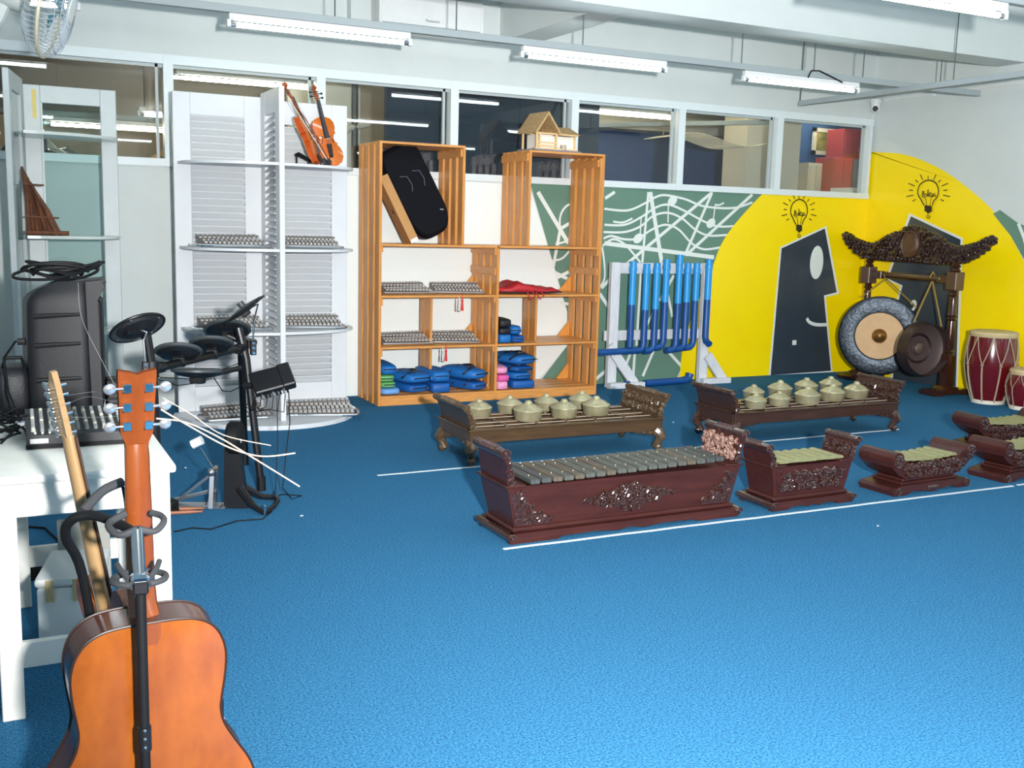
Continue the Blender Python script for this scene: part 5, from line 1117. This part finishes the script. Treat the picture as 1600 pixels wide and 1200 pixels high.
for i in range(5): MB().b2((-.12+.02*i-.003, -.135, .0415), (-.12+.02*i+.003, -.085, .0465)).build('fader_slot', M_white, mxr, smooth=0)
MB().b2((-.135, -.1515, .016), (-.085, -.1495, .03)).build('sticker', M_white, mxr, smooth=0); MB().box((-.155, .03, .045), (.04, .018, .018), None, .004).build('jack_plug', M_steel, mxr)
t = thing('cable_tangle', 'tangle of black cables at the left end of the table', 'cable', (.03, 3.62, .702)); rn = random.Random(9)
for k in range(7):
    r_ = rn.uniform(.03, .07); ox, oy = rn.uniform(-.02, .02), rn.uniform(-.12, .1)
    MB().tube([(ox+r_*cos(s), oy+r_*1.5*sin(s), .008+.012*k*.5+.02*abs(sin(s*1.5+k))) for s in [2*pi*i/22*.9 for i in range(22)]], .004, 6).build('cable', M_blacksoft, t)
MB().tube([(.03, .1, .02), (.0, .2, .1), (-.01, .32, .2), (.03, .38, .25), (.075, .37, .26)], .004, 6).build('cable', M_blacksoft, t)
MB().tube([(-.03, -.2, .01), (.02, -.1, .04), (.06, .0, .06), (.09, .02, .03)], .004, 6).build('cable', M_blacksoft, t)
# under the table
t = thing('foam_box', 'white foam box with tape standing under the table', 'box', (.17, 3.6, 0), R_(-12)); M_foam = mat('foam', srgb(226, 228, 224), .7)
MB().b2((-.06, -.16, 0), (.12, .14, .235), .012).build('body', M_foam, t); MB().b2((-.066, -.166, .235), (.126, .146, .265), .012).build('lid', M_foam, t)
for x in (-.02, .06): MB().b2((x-.012, -.1675, .19), (x+.012, -.1655, .26)).build('tape', mat('brown_tape', srgb(196, 176, 128), .5), t, smooth=0)
t = thing('grey_board', 'grey flat board leaning under the table', 'board', (.25, 3.86, .003), R_(-8)); MB().box((0, 0, .17), (.17, .02, .34), Matrix.Rotation(R_(10), 3, 'X'), .002).build('board', mat('board_grey', srgb(160, 160, 152), .7, noise=(14, srgb(146, 146, 138), .3)), t, smooth=0)
MB().box((.0, -.013, .32), (.17, .004, .02), Matrix.Rotation(R_(10), 3, 'X')).build('edge_strip', M_alu, t, smooth=0)
t = thing('cable_heap', 'heap of black cables on the carpet under the table', 'cable', (.06, 4.35, 0))
for k in range(8):
    r_ = .1-.006*k; MB().tube([(r_*1.3*cos(s), r_*sin(s), .008+.009*k) for s in [2*pi*i/24 for i in range(24)]], .006, 6, True).build('loop', M_blacksoft, t)
MB().tube([(.1, .1, .007), (.15, .35, .007), (.1, .6, .007), (-.02, .68, .007)], .005, 6).build('cable_end', M_blacksoft, t)

# ------------------------------------------------------------------ acoustic guitar seen from the back
YG = 2.15; GXc = .255; ZS = .578
M_gback = mat('guitar_back', srgb(150, 82, 24), .24, noise=(5, srgb(106, 48, 10), .26, (1.6, 1, .8)), coat=.6); M_gside = mat('guitar_side', srgb(80, 40, 27), .22, noise=(5, srgb(62, 28, 18), .3, (1, 4, .5)), coat=.6); M_gneck = mat('guitar_neck', srgb(128, 66, 24), .24, noise=(5, srgb(98, 44, 13), .28, (3, 1, .5)), coat=.6); M_bind = mat('guitar_binding', srgb(40, 26, 22), .4)
ga = thing('acoustic_guitar', 'orange brown acoustic guitar seen from behind on the stand', 'guitar', (GXc, YG, ZS-.5), rot=(R_(1.5), 0, R_(4)))
half = [(0.0, .5), (.045, .4995), (.085, .494), (.115, .478), (.135, .45), (.145, .41), (.143, .36), (.136, .31), (.134, .28), (.142, .245), (.165, .2), (.19, .155), (.202, .115), (.198, .07), (.17, .03), (.11, .006), (.05, 0), (0, 0)]
hs = [tuple(q) for q in smooth_pts([(x*1.06, z) for x, z in half], 4)]
go = hs+[(-x, z) for x, z in hs[-2:0:-1]]; n = len(go)
def ringz(s, y): return [(x*s, y, (z-.25)*s+.25) for x, z in go]
bm_ = MB(); vs = ringz(1, .0)+ringz(1, .105); bm_.add(vs, [(i, (i+1) % n, n+(i+1) % n, n+i) for i in range(n)]); bm_.build('side', M_gside, ga, smooth=50)
bk = MB(); vs = ringz(1, .0)+ringz(.9, -.003)+ringz(.55, -.007); bk.add(vs, [(i, (i+1) % n, n+(i+1) % n, n+i) for i in range(n)]+[(n+i, n+(i+1) % n, 2*n+(i+1) % n, 2*n+i) for i in range(n)]+[tuple(range(2*n, 3*n))]); bk.build('back', M_gback, ga, smooth=50)
ft_ = MB(); ft_.add(ringz(1, .105), [tuple(range(n))]); ft_.build('top', mat('guitar_top', srgb(214, 150, 70), .3, coat=.5), ga, smooth=0)
MB().tube(ringz(1.001, .0), .0028, 6, True).build('back_binding', M_bind, ga); MB().tube(ringz(1.001, .105), .0028, 6, True).build('top_binding', M_bind, ga)
nk = MB(); hy_ = .105
nk.tube([(0, .035, .46), (0, .05, .497), (0, .075, .515), (0, .087, .56), (0, .092, .7), (0, .094, .83), (0, .096, .855)], [.027, .031, .0305, .029, .0275, .0245, .0225], 14, flat=(.66, 1)); nk.build('neck', M_gneck, ga, smooth=60)
MB().add([(s*w_, y, z) for z, w_ in ((.3, .0285), (.85, .0215)) for y in (.106, .113) for s in (-1, 1)], [(0, 1, 3, 2), (4, 5, 7, 6), (0, 1, 5, 4), (2, 3, 7, 6), (0, 2, 6, 4), (1, 3, 7, 5)]).build('fingerboard', M_ebony, ga, smooth=0)
MB().prism([(-.021, .5), (-.02, .47), (-.012, .455), (.012, .455), (.02, .47), (.021, .5)], -.006, .05, XZm).build('heel', M_gneck, ga, smooth=40)
hd_ = Matrix.Translation((0, .098, .85)) @ Matrix.Rotation(R_(7), 4, 'X')
MB().prism([(-.021, -.01), (-.024, .01), (-.032, .03), (-.0375, .15), (-.037, .163), (-.012, .158), (0, .153), (.012, .158), (.037, .163), (.0375, .15), (.032, .03), (.024, .01), (.021, -.01)], -.007, .009, hd_ @ XZm).build('headstock', mat('headstock_wood', srgb(112, 57, 26), .6, noise=(9, srgb(88, 40, 16), .28, (3, 1, .6)), spec=.04), ga, smooth=25)
M_pearl = mat('tuner_button', srgb(190, 192, 196), .2, .8)
for s in (-1, 1):
    for k, z in enumerate((.048, .088, .128)):
        tn = bpy.data.objects.new('tuner', None); COL.objects.link(tn); tn.parent = ga; tn.empty_display_size = .02
        tn.matrix_local = hd_ @ Matrix.Translation((s*.021, -.007, z))
        MB().box((0, -.006, 0), (.0165, .013, .019), None, .0015).build('gear_box', M_chrome, tn); MB().cyl((s*.006, -.007, 0), (s*.024, -.007, 0), .003, n=8).build('shaft', M_chrome, tn)
        MB().ball((s*.033, -.007, 0), (.0125, .0055, .0115), 12, 8).build('button', M_pearl, tn); MB().cyl((0, .014, 0), (0, .024, 0), .0035, n=8).build('string_post', M_chrome, tn)
MB().b2((.137, .03, .225), (.1425, .09, .285), .002).build('preamp_panel', M_black, ga, loc=(.0145, 0, 0))
for k in range(4): MB().cyl((.155, .042+.012*k, .235+.012*k), (.161, .042+.012*k, .235+.012*k), .0028, n=8).build('preamp_knob', mat('knob_dull', srgb(110, 112, 114), .5), ga)
for x in (-.0135, -.008, -.003, .003, .008, .0135): MB().tube([(x*1.4, .117, .2), (x, .115, .845)], .0006, 4).build('string', M_steel, ga)
def string_end(pts, r=.0012, col=(222, 196, 172)):
    P0 = [Vector(ga.matrix_basis.inverted() @ Vector(q)) for q in pts]; out = []
    for i in range(len(P0)-1):
        a, b2, c_, d_ = P0[max(0, i-1)], P0[i], P0[i+1], P0[min(len(P0)-1, i+2)]
        for j in range(6): t_ = j/6; out.append(.5*((2*b2)+(c_-a)*t_+(2*a-5*b2+4*c_-d_)*t_*t_+(3*b2-a-3*c_+d_)*t_**3))
    out.append(P0[-1]); MB().tube(out, r, 5).build('loose_string', mat('string_%d' % col[0], srgb(*col), .35, .4), ga)
Y_ = 2.22
for pts in (((245, 654), (290, 660), (340, 682), (400, 718), (468, 760)), ((252, 640), (300, 668), (360, 700), (410, 713), (461, 708)), ((255, 622), (300, 648), (350, 680), (423, 696))): string_end([at_y(px, py, Y_-.03+.05*i) for i, (px, py) in enumerate(pts)], .0019 if pts[0][0] < 253 else .0012)
for pts in (((188, 618), (160, 565), (128, 498), (122, 442)), ((188, 615), (150, 612), (105, 618)), ((188, 628), (170, 626), (135, 620), (100, 634)), ((188, 650), (150, 652), (110, 652))): string_end([at_y(px, py, Y_+.06*i) for i, (px, py) in enumerate(pts)], .0004, (150, 150, 150))

# ------------------------------------------------------------------ guitar stand
gst = thing('guitar_stand', 'black and chrome guitar stand with padded yokes in front of the guitar', 'guitar stand', (.232, 2.07, 0), R_(-4))
zr_ = .69
MB().cyl((0, 0, .04), (0, 0, zr_-.01), .0105, n=14).build('pole', M_blacksoft, gst); MB().cyl((0, .006, zr_-.03), (-.002, .03, .79), .0125, n=14).build('chrome_tube', M_chrome, gst)
MB().box((0, .004, zr_-.0), (.036, .034, .034), None, .006).build('clamp', M_chrome, gst)
M_pad = mat('foam_pad', srgb(48, 50, 53), .75)
def yoke(z, y, rx, ry, gap, nm='yoke_pad'):
    MB().tube([(rx*sin(a), y-ry*cos(a), z) for a in [gap+(2*pi-2*gap)*i/26 for i in range(27)]], .0068, 8).build(nm, M_pad, gst)
yoke(zr_-.002, .03, .05, .042, .35); 
MB().box((0, -.008, zr_-.008), (.03, .02, .026), None, .004).build('lock_button', M_black, gst)
for s in (-1, 1): MB().tube([(s*.02, .01, zr_+.004), (s*.035, .04, zr_+.016), (s*.04, .06, zr_+.02)], .006, 8).build('fork_tip', M_pad, gst)
zu = .79
MB().tube(sm3([(.0, .03, zu), (-.03, .035, zu-.012), (-.05, .06, zu-.006), (-.05, .09, zu), (-.02, .11, zu+.01)]), .0075, 8).build('yoke_pad', M_pad, gst); MB().tube(sm3([(.0, .03, zu), (.03, .035, zu-.01), (.05, .06, zu), (.048, .09, zu+.005), (.03, .11, zu+.008)]), .0068, 8).build('yoke_pad', M_pad, gst)
# arm of the stand that carries the second guitar
MB().tube(sm3([(-.06, .42, .03), (-.075, .36, .3), (-.105, .28, .62), (-.135, .22, .73), (-.12, .19, .775), (-.08, .17, .785), (-.03, .12, .775), (.0, .05, .77)]), .0105, 10).build('arm', M_blacksoft, gst)
MB().tube(sm3([(-.1, .21, .785), (-.06, .25, .815), (-.02, .28, .825)]), .0105, 10).build('arm_fork', M_pad, gst); MB().tube([(-.02, .28, .825), (-.015, .275, .79), (-.012, .275, .75)], .004, 6).build('rubber_strap', M_blacksoft, gst)
for k, a in enumerate((1.57, 3.66, 5.76)):
    MB().tube([(0, 0, .16), (.14*cos(a), .14*sin(a), .08), (.26*cos(a), .26*sin(a), .012)], .009, 8).build('leg', M_blacksoft, gst); MB().cyl((.255*cos(a), .255*sin(a), .012), (.29*cos(a), .29*sin(a), .012), .0119, n=10).build('rubber_foot', M_black, gst)
for s in (-1, 1): MB().tube([(0, 0, .1), (s*.09, .03, .075), (s*.1, .1, .066), (s*.1, .19, .068), (s*.1, .2, .1)], .0075, 8).build('cradle_arm', M_pad, gst)
MB().cyl((0, 0, .34), (0, 0, .39), .0135, n=14).build('sleeve', M_black, gst)
for k in range(3): MB().ball((0, -.0115, .35+.018*k), .004, 8, 5).build('stud', M_steel, gst)

# ------------------------------------------------------------------ electric guitar behind it
M_maple = mat('maple_neck', srgb(158, 130, 92), .3, noise=(7, srgb(144, 114, 76), .3, (3, 1, .4)), coat=.4); M_sun = mat('electric_body', srgb(150, 78, 22), .2, coat=.7)
A0, A1 = at_y(165, 958, 2.5), at_y(84, 600, 2.5); axv = (A1-A0).normalized(); yv = Vector((.95, .31, 0)); yv = (yv-axv*yv.dot(axv)).normalized(); xv = yv.cross(axv).normalized()
eg = thing('electric_guitar', 'electric guitar with pale maple neck leaning behind the acoustic guitar', 'guitar', A0); eg.matrix_basis = Matrix((xv, yv, axv)).transposed().to_4x4(); eg.location = A0
Ln = (A1-A0).length
MB().tube([(0, 0, -.03), (0, 0, .0), (0, .002, .2), (0, .004, Ln-.15), (0, .006, Ln-.12)], [.026, .0265, .0245, .021, .019], 12, flat=(.6, 1)).build('neck', M_maple, eg, smooth=60)
MB().b2((-.025, .012, -.02), (.025, .017, Ln-.125), .001).build('fingerboard', mat('rosewood', srgb(60, 40, 30), .5), eg, smooth=0)
MB().prism([(-.018, Ln-.13), (-.03, Ln-.1), (-.032, Ln-.04), (-.02, Ln+.0), (.0, Ln+.03), (.012, Ln+.028), (.016, Ln-.0), (.018, Ln-.12)], -.004, .009, XZm).build('headstock', M_maple, eg, smooth=25)
for k in range(6):
    z = Ln-.115+.022*k; MB().box((-.018-.001*k*0, -.008, z), (.016, .012, .017), None, .003).build('tuner', M_chrome, eg); MB().ball((-.042, -.006, z), (.01, .004, .008), 10, 6).build('tuner_button', M_pearl, eg); MB().cyl((.006, .009, z), (.006, .024, z), .003, n=6).build('string_post', M_chrome, eg)
for x in (-.012, -.004, .004, .012): MB().tube([(x, .022, -.1), (x*.8+.002, .02, Ln-.05)], .0006, 4).build('string', M_steel, eg)
eb = [(-.02, -.0), (-.03, .03), (-.07, .075), (-.11, .06), (-.125, .0), (-.1, -.08), (-.095, -.13), (-.13, -.2), (-.15, -.27), (-.12, -.34), (-.04, -.37), (.05, -.365), (.13, -.33), (.16, -.26), (.14, -.18), (.1, -.12), (.1, -.06), (.14, -.01), (.155, .05), (.13, .09), (.09, .07), (.05, .01), (.02, 0)]
eo = [tuple(q) for q in smooth_pts(eb+[eb[0]], 3)][:-1]
bd_ = MB(); bd_.prism(eo, -.012, .03, XZm); bd_.build('body', M_sun, eg, smooth=40)
# ------------------------------------------------------------------ electronic drum kit
M_kit = mat('kit_black', srgb(22, 23, 26), .36, spec=.4); M_pad2 = mat('kit_rubber', srgb(58, 63, 65), .5)
ZB = .746; PR = Vector((1.205, 5.3, 0)); PRt = at_y(373, 512, 5.33); PL = Vector((.595, 4.653, 0)); PLt = at_y(229, 522, 4.66)
dk = thing('electronic_drum_kit', 'black electronic drum kit rack with pads and cymbals', 'drum kit', (1.0, 5.0, 0)); O = Vector((1.0, 5.0, 0))
def W(v): return Vector(v)-O
pj = at_y(385, 560, 5.31)
MB().tube([W((PR.x, PR.y, .0)), W(pj), W(PRt)], .0195, 12).build('post', M_kit, dk); MB().tube([W((PL.x+.02, PL.y, 0)), W((PL.x, PL.y, ZB)), W(PLt)], .0195, 12).build('post', M_kit, dk)
MB().cyl(W((PR.x-.002, PR.y, .0)), W((PR.x-.004, PR.y, .075)), .024, n=12).build('post_foot', M_blacksoft, dk); MB().cyl(W((PL.x+.02, PL.y, 0)), W((PL.x+.02, PL.y, .06)), .024, n=12).build('post_foot', M_blacksoft, dk)
bL, bR = Vector((PL.x, PL.y, ZB)), Vector((1.125, 5.33, ZB))
MB().cyl(W(bL), W(bR), .019, n=12).build('rack_bar', M_kit, dk)
MB().tube([W(bR), W(bR+Vector((.12, .3, -.01))), W(bR+Vector((.1, .55, -.02)))], .019, 12).build('rack_bar', M_kit, dk); MB().tube([W(bR+Vector((.1, .55, -.02))), W((1.25, 5.9, 0))], .019, 12).build('post', M_kit, dk)
for c_, d_ in ((bL, (bR-bL)), (bR, (bL-bR))):
    MB().cyl(W(c_+Vector((0, 0, -.035))), W(c_+Vector((0, 0, .035))), .028, n=12).build('rack_clamp', M_kit, dk)
    MB().tube([W(c_), W(c_+d_.normalized()*.08)], .025, 12).build('rack_clamp', M_kit, dk)
def screw(p, d): MB().cyl(W(p), W(p+d), .007, n=8).build('clamp_screw', M_chrome, dk)
for c_ in (bL+Vector((-.03, -.02, 0)), bR+Vector((.045, -.02, 0))):
    MB().box(W(c_), (.03, .03, .075), None, .004).build('cymbal_clamp', M_kit, dk)
    for z in (-.025, 0, .025): screw(c_+Vector((0, -.014, z)), Vector((0, -.012, 0)))
def pad(label, c, nrm, r, th=.03, mount=None):
    p = bpy.data.objects.new('drum_pad', None); COL.objects.link(p); p.parent = dk; p['label'] = label; M = axis_M(W(c), nrm); p.matrix_local = M; p.empty_display_size = .03
    MB().lathe([(0, 0), (r*.93, 0), (r, -.006), (r*1.0, -.016), (r*.9, -.02), (0, -.02)], 30).build('playing_surface', M_pad2, p); MB().lathe([(r*.9, -.02), (r*.75, -.034), (r*.35, -.042), (0, -.042)], 26).build('shell', M_kit, p)
    MB().box((0, -r*.2, -.055), (r*.55, r*.5, .035), None, .006).build('jack_box', M_kit, p); MB().ball((0, -r*.46, -.055), .007, 8, 5).build('screw', M_chrome, p)
    if mount is not None: MB().cyl(M.inverted() @ W(mount), (0, 0, -.045), .014, n=10).build('mount_arm', M_kit, p)
    return p
for f, (px, py), lab in ((.32, (275, 552), 'left tom pad'), (.68, (330, 540), 'right tom pad')):
    q = bL.lerp(bR, f); c_ = q+Vector((-.03, -.02, .06)); pad(lab, c_, Vector((.1, .42, .9)), .105, mount=q)
pad('snare pad below the rack bar', Vector((.83, 4.96, .70)), Vector((.05, .1, 1)), .115, mount=Vector((1.08, 5.2, .66))); pad('floor tom pad behind the post', Vector((1.08, 5.5, .83)), Vector((.1, .5, .85)), .12, mount=bR+Vector((.05, .12, 0)))
def cymbal(label, c, nrm, r, rod):
    p = bpy.data.objects.new('cymbal_pad', None); COL.objects.link(p); p.parent = dk; p['label'] = label; M = axis_M(W(c), nrm); p.matrix_local = M; p.empty_display_size = .03; inv = M.inverted()
    MB().lathe([(0, .006), (r*.3, .004), (r*.85, -.004), (r, -.012), (r*.99, -.016), (r*.85, -.012), (r*.3, -.006), (0, -.005)], 34).build('disc', M_pad2, p)
    MB().tube([(r*cos(a), r*sin(a), -.014) for a in [2*pi*i/34 for i in range(34)]], .006, 6, True).build('rim', M_kit, p); MB().lathe([(r*.78, -.012), (r*.7, -.022), (r*.2, -.03), (0, -.03)], 28).build('underside', M_dark, p)
    MB().cyl((0, 0, -.03), (0, 0, .03), .018, n=12).build('wing_nut', M_pad2, p); MB().box((r*.35, 0, -.035), (.05, .04, .025), None, .005).build('jack_box', M_kit, p)
    for a in (.8, 2.2, 3.6, 5.2): MB().ball((r*.88*cos(a), r*.88*sin(a), -.016), .005, 6, 4).build('rivet', M_chrome, p)
    MB().tube([inv @ W(q) for q in rod]+[(0, 0, -.02)], .005, 8).build('cymbal_rod', M_chrome, p)
    return p
cL = at_y(213, 508, 4.66); cymbal('left cymbal pad tilted to show its underside', cL, Vector((-.25, .5, .78)), .115, [bL+Vector((-.03, -.02, .03)), bL+Vector((-.035, -.02, .13)), bL+Vector((-.02, -.01, .16))])
cR = at_y(380, 480, 5.28); cymbal('right cymbal pad seen edge on', cR, Vector((-.52, .2, .74)), .115, [bR+Vector((.045, -.02, .03)), bR+Vector((.05, -.02, .13)), bR+Vector((.075, -.01, .22))])
# module and its cables
md = bpy.data.objects.new('drum_module', None); COL.objects.link(md); md.parent = dk; md.location = W(at_y(425, 594, 5.2)); md.rotation_euler = (R_(40), R_(-14), R_(-6)); md.empty_display_size = .03; md['label'] = 'black drum module on the right post'
MB().b2((-.1, -.07, -.02), (.1, .07, .02), .006).build('case', M_kit, md); MB().b2((.04, -.074, -.024), (.105, .074, .026), .006).build('end_cap', M_kit, md)
for k in range(8): MB().cyl((-.07+.018*k, -.068, -.008), (-.07+.018*k, -.092, -.014), .0055, n=8).build('plug', M_blacksoft if k % 3 else M_steel, md)
MB().tube([(-.1, 0, 0), (-.14, .02, -.01)], .016, 8).build('mount_arm', M_kit, md)
rn = random.Random(2); mp = at_y(425, 600, 5.2)
for k in range(5):
    a = mp+Vector((-.06+.03*k, -.03, -.05)); MB().tube([W(a), W(a+Vector((-.01, -.01, -.05-.01*k))), W(a+Vector((-.05-.01*k, 0, -.075))), W((PR.x-.03, PR.y-.02, .5-.02*k))], .0028, 5).build('cable', M_blacksoft, dk)
MB().tube([W(mp+Vector((.08, -.02, -.04))), W(mp+Vector((.085, -.02, -.2))), W(mp+Vector((.06, -.03, -.38))), W((1.27, 5.12, .05)), W((1.3, 5.05, .006)), W((1.36, 5.1, .006)), W((1.28, 5.16, .006)), W((1.2, 5.1, .006))], .003, 5).build('cable', M_blacksoft, dk)
MB().tube([W(mp+Vector((.02, -.02, -.06))), W(mp+Vector((.02, -.03, -.3))), W((1.24, 5.15, .04)), W((1.2, 5.05, .02))], .0024, 5).build('cable', M_blacksoft, dk)
for a, b2 in (((245, 592), (330, 592)), ((250, 590), (372, 568))):
    p0, p1 = at_y(*a, 4.66), at_y(*b2, 5.1); MB().tube([W(p0), W(p0.lerp(p1, .35)+Vector((0, 0, -.03))), W(p0.lerp(p1, .7)+Vector((0, 0, -.02))), W(p1)], .0024, 5).build('cable', M_blacksoft, dk)
p0, p1, p2 = at_y(334, 590, 5.0), at_y(360, 612, 5.15), at_y(382, 596, 5.25); MB().tube([W(p0), W(p0.lerp(p1, .5)+Vector((0, 0, -.03))), W(p1), W(p1.lerp(p2, .6)+Vector((0, 0, -.01))), W(p2)], .0026, 5).build('cable', M_blacksoft, dk)

# ------------------------------------------------------------------ kick pad tower and pedal
kt = thing('kick_pad_tower', 'black kick drum pad tower standing on the carpet', 'drum pad', (1.01, 5.03, 0), R_(-24))
MB().prism([(-.045, 0), (-.04, .3), (.03, .3), (.055, .1), (.075, .0)], -.028, .028, XZm).build('tower', M_kit, kt, smooth=0)
MB().lathe([(0, .03), (.07, .028), (.08, .015), (.08, -.03), (.06, -.045), (0, -.045)], 26, Matrix(((0, 0, -1, -.0), (1, 0, 0, 0), (0, 1, 0, .345), (0, 0, 0, 1)))).build('strike_pad', M_blacksoft, kt)
MB().lathe([(0, .004), (.026, .003), (.028, -.004), (0, -.004)], 20, Matrix(((1, 0, 0, .02), (0, 0, -1, -.05), (0, 1, 0, .34), (0, 0, 0, 1)))).build('maker_badge', mat('badge_grey', srgb(206, 210, 212), .4), kt)
for s in (-1, 1):
    MB().tube([(.03, s*.02, .1), (.11, s*.09, .03), (.17, s*.14, .012)], [.022, .016, .012], 8).build('leg', M_kit, kt); MB().cyl((.175, s*.145, .0), (.175, s*.145, .05), .006, n=8).build('foot_spur', M_chrome, kt)
MB().tube([(.175, -.145, .014), (.2, -.05, .018), (.2, .06, .018), (.175, .145, .014)], .011, 8).build('foot_bar', M_black, kt)
MB().b2((-.2, -.05, 0), (-.04, .05, .006), .002).build('base_plate', M_steel, kt, smooth=0)
kp = thing('kick_pedal', 'silver kick drum pedal with white beater beside the pad tower', 'pedal', (.86, 5.08, .007), R_(-24)); KO = Vector((.86, 5.08, .007)); Kz = Matrix.Rotation(R_(24), 3, 'Z')
def K(px, py, Y=5.05): return Kz @ (at_y(px, py, Y)-KO)
MB().bar((-.12, 0, .02), (.06, 0, .165), .012, .055, up=(0, 1, 0)).build('footboard', M_steel, kp); MB().b2((-.13, -.04, 0), (.1, .04, .008), .002).build('base_plate', M_steel, kp, smooth=0)
for s in (-1, 1): MB().bar((.055, s*.045, .0), (.065, s*.042, .19), .014, .02).build('upright', M_steel, kp)
MB().cyl((.065, -.06, .18), (.065, .06, .18), .009, n=10).build('axle', M_chrome, kp); MB().ball((.065, -.05, .18), .02, 10, 6).build('cam', M_steel, kp)
MB().cyl((.065, 0, .18), K(313, 700), .0038, n=8).build('beater_rod', M_chrome, kp)
q = K(308, 691); MB().cyl(q+Vector((-.024, 0, -.012)), q+Vector((.024, 0, .012)), .022, n=14).build('beater', M_white, kp)
MB().tube([(.05, -.03, .16), (.045, -.035, .06), (.03, -.03, .01)], .004, 6).build('chain', M_chrome, kp); MB().bar((-.14, .03, .02), (.07, .03, .075), .012, .03, up=(0, 1, 0)).build('linkage', M_steel, kp)
for k, (a, b2) in enumerate((((236, 797), (317, 794)), ((240, 803), (315, 799)))):
    A_, B_ = at_z(*a, .009), at_z(*b2, .009); t = thing('drumstick', 'brown drumstick on the carpet under the table edge, the %s one' % ('farther', 'nearer')[k], 'drumstick', A_); d = B_-A_
    MB().tube([(0, 0, 0), d*.75, d*.93, d], [.0085, .0085, .005, .006], 8).build('shaft', mat('stick_brown', srgb(150, 92, 62), .5), t); MB().ball(d, .007, 8, 6).build('tip', MATS['stick_brown'], t)
p = at_z(277, 800); t = thing('foot_switch', 'small black foot block holding the drumsticks', 'block', (p.x-.03, p.y+.02, 0), R_(20)); MB().b2((-.03, -.035, .018), (.03, .035, .06), .008).build('body', M_blacksoft, t); MB().b2((-.03, -.035, 0), (.03, -.028, .02), .002).build('foot', M_blacksoft, t); MB().b2((-.03, .028, 0), (.03, .035, .02), .002).build('foot', M_blacksoft, t)
t = thing('floor_cable', 'thin black cable trailing over the carpet from the kick pad', 'cable', (0, 0, .004))
pts = [at_z(*q) for q in ((425, 800), (410, 812), (370, 815), (330, 828), (300, 826), (272, 832))]; MB().tube([(p_.x, p_.y, 0) for p_ in pts], .0035, 5).build('cable', M_blacksoft, t)
rn = random.Random(8)
for k, (px, py) in enumerate(((472, 806), (290, 731), (1372, 822), (1052, 660))):
    p = at_z(px, py); s = .008
    MB().prism([(s*cos(a)*rn.uniform(.6, 1.2), s*sin(a)*rn.uniform(.4, .9)) for a in (0, 1, 2.2, 3.3, 4.4, 5.4)], 0, .003).build('paper_scrap', M_white, smooth=0, label='tiny white paper scrap on the carpet '+('right of the kick pad', 'by the table corner', 'in front of the curved metallophone', 'between the two kettle gong racks')[k], cat='scrap', group='paper scraps on the carpet', loc=(p.x, p.y, .0))
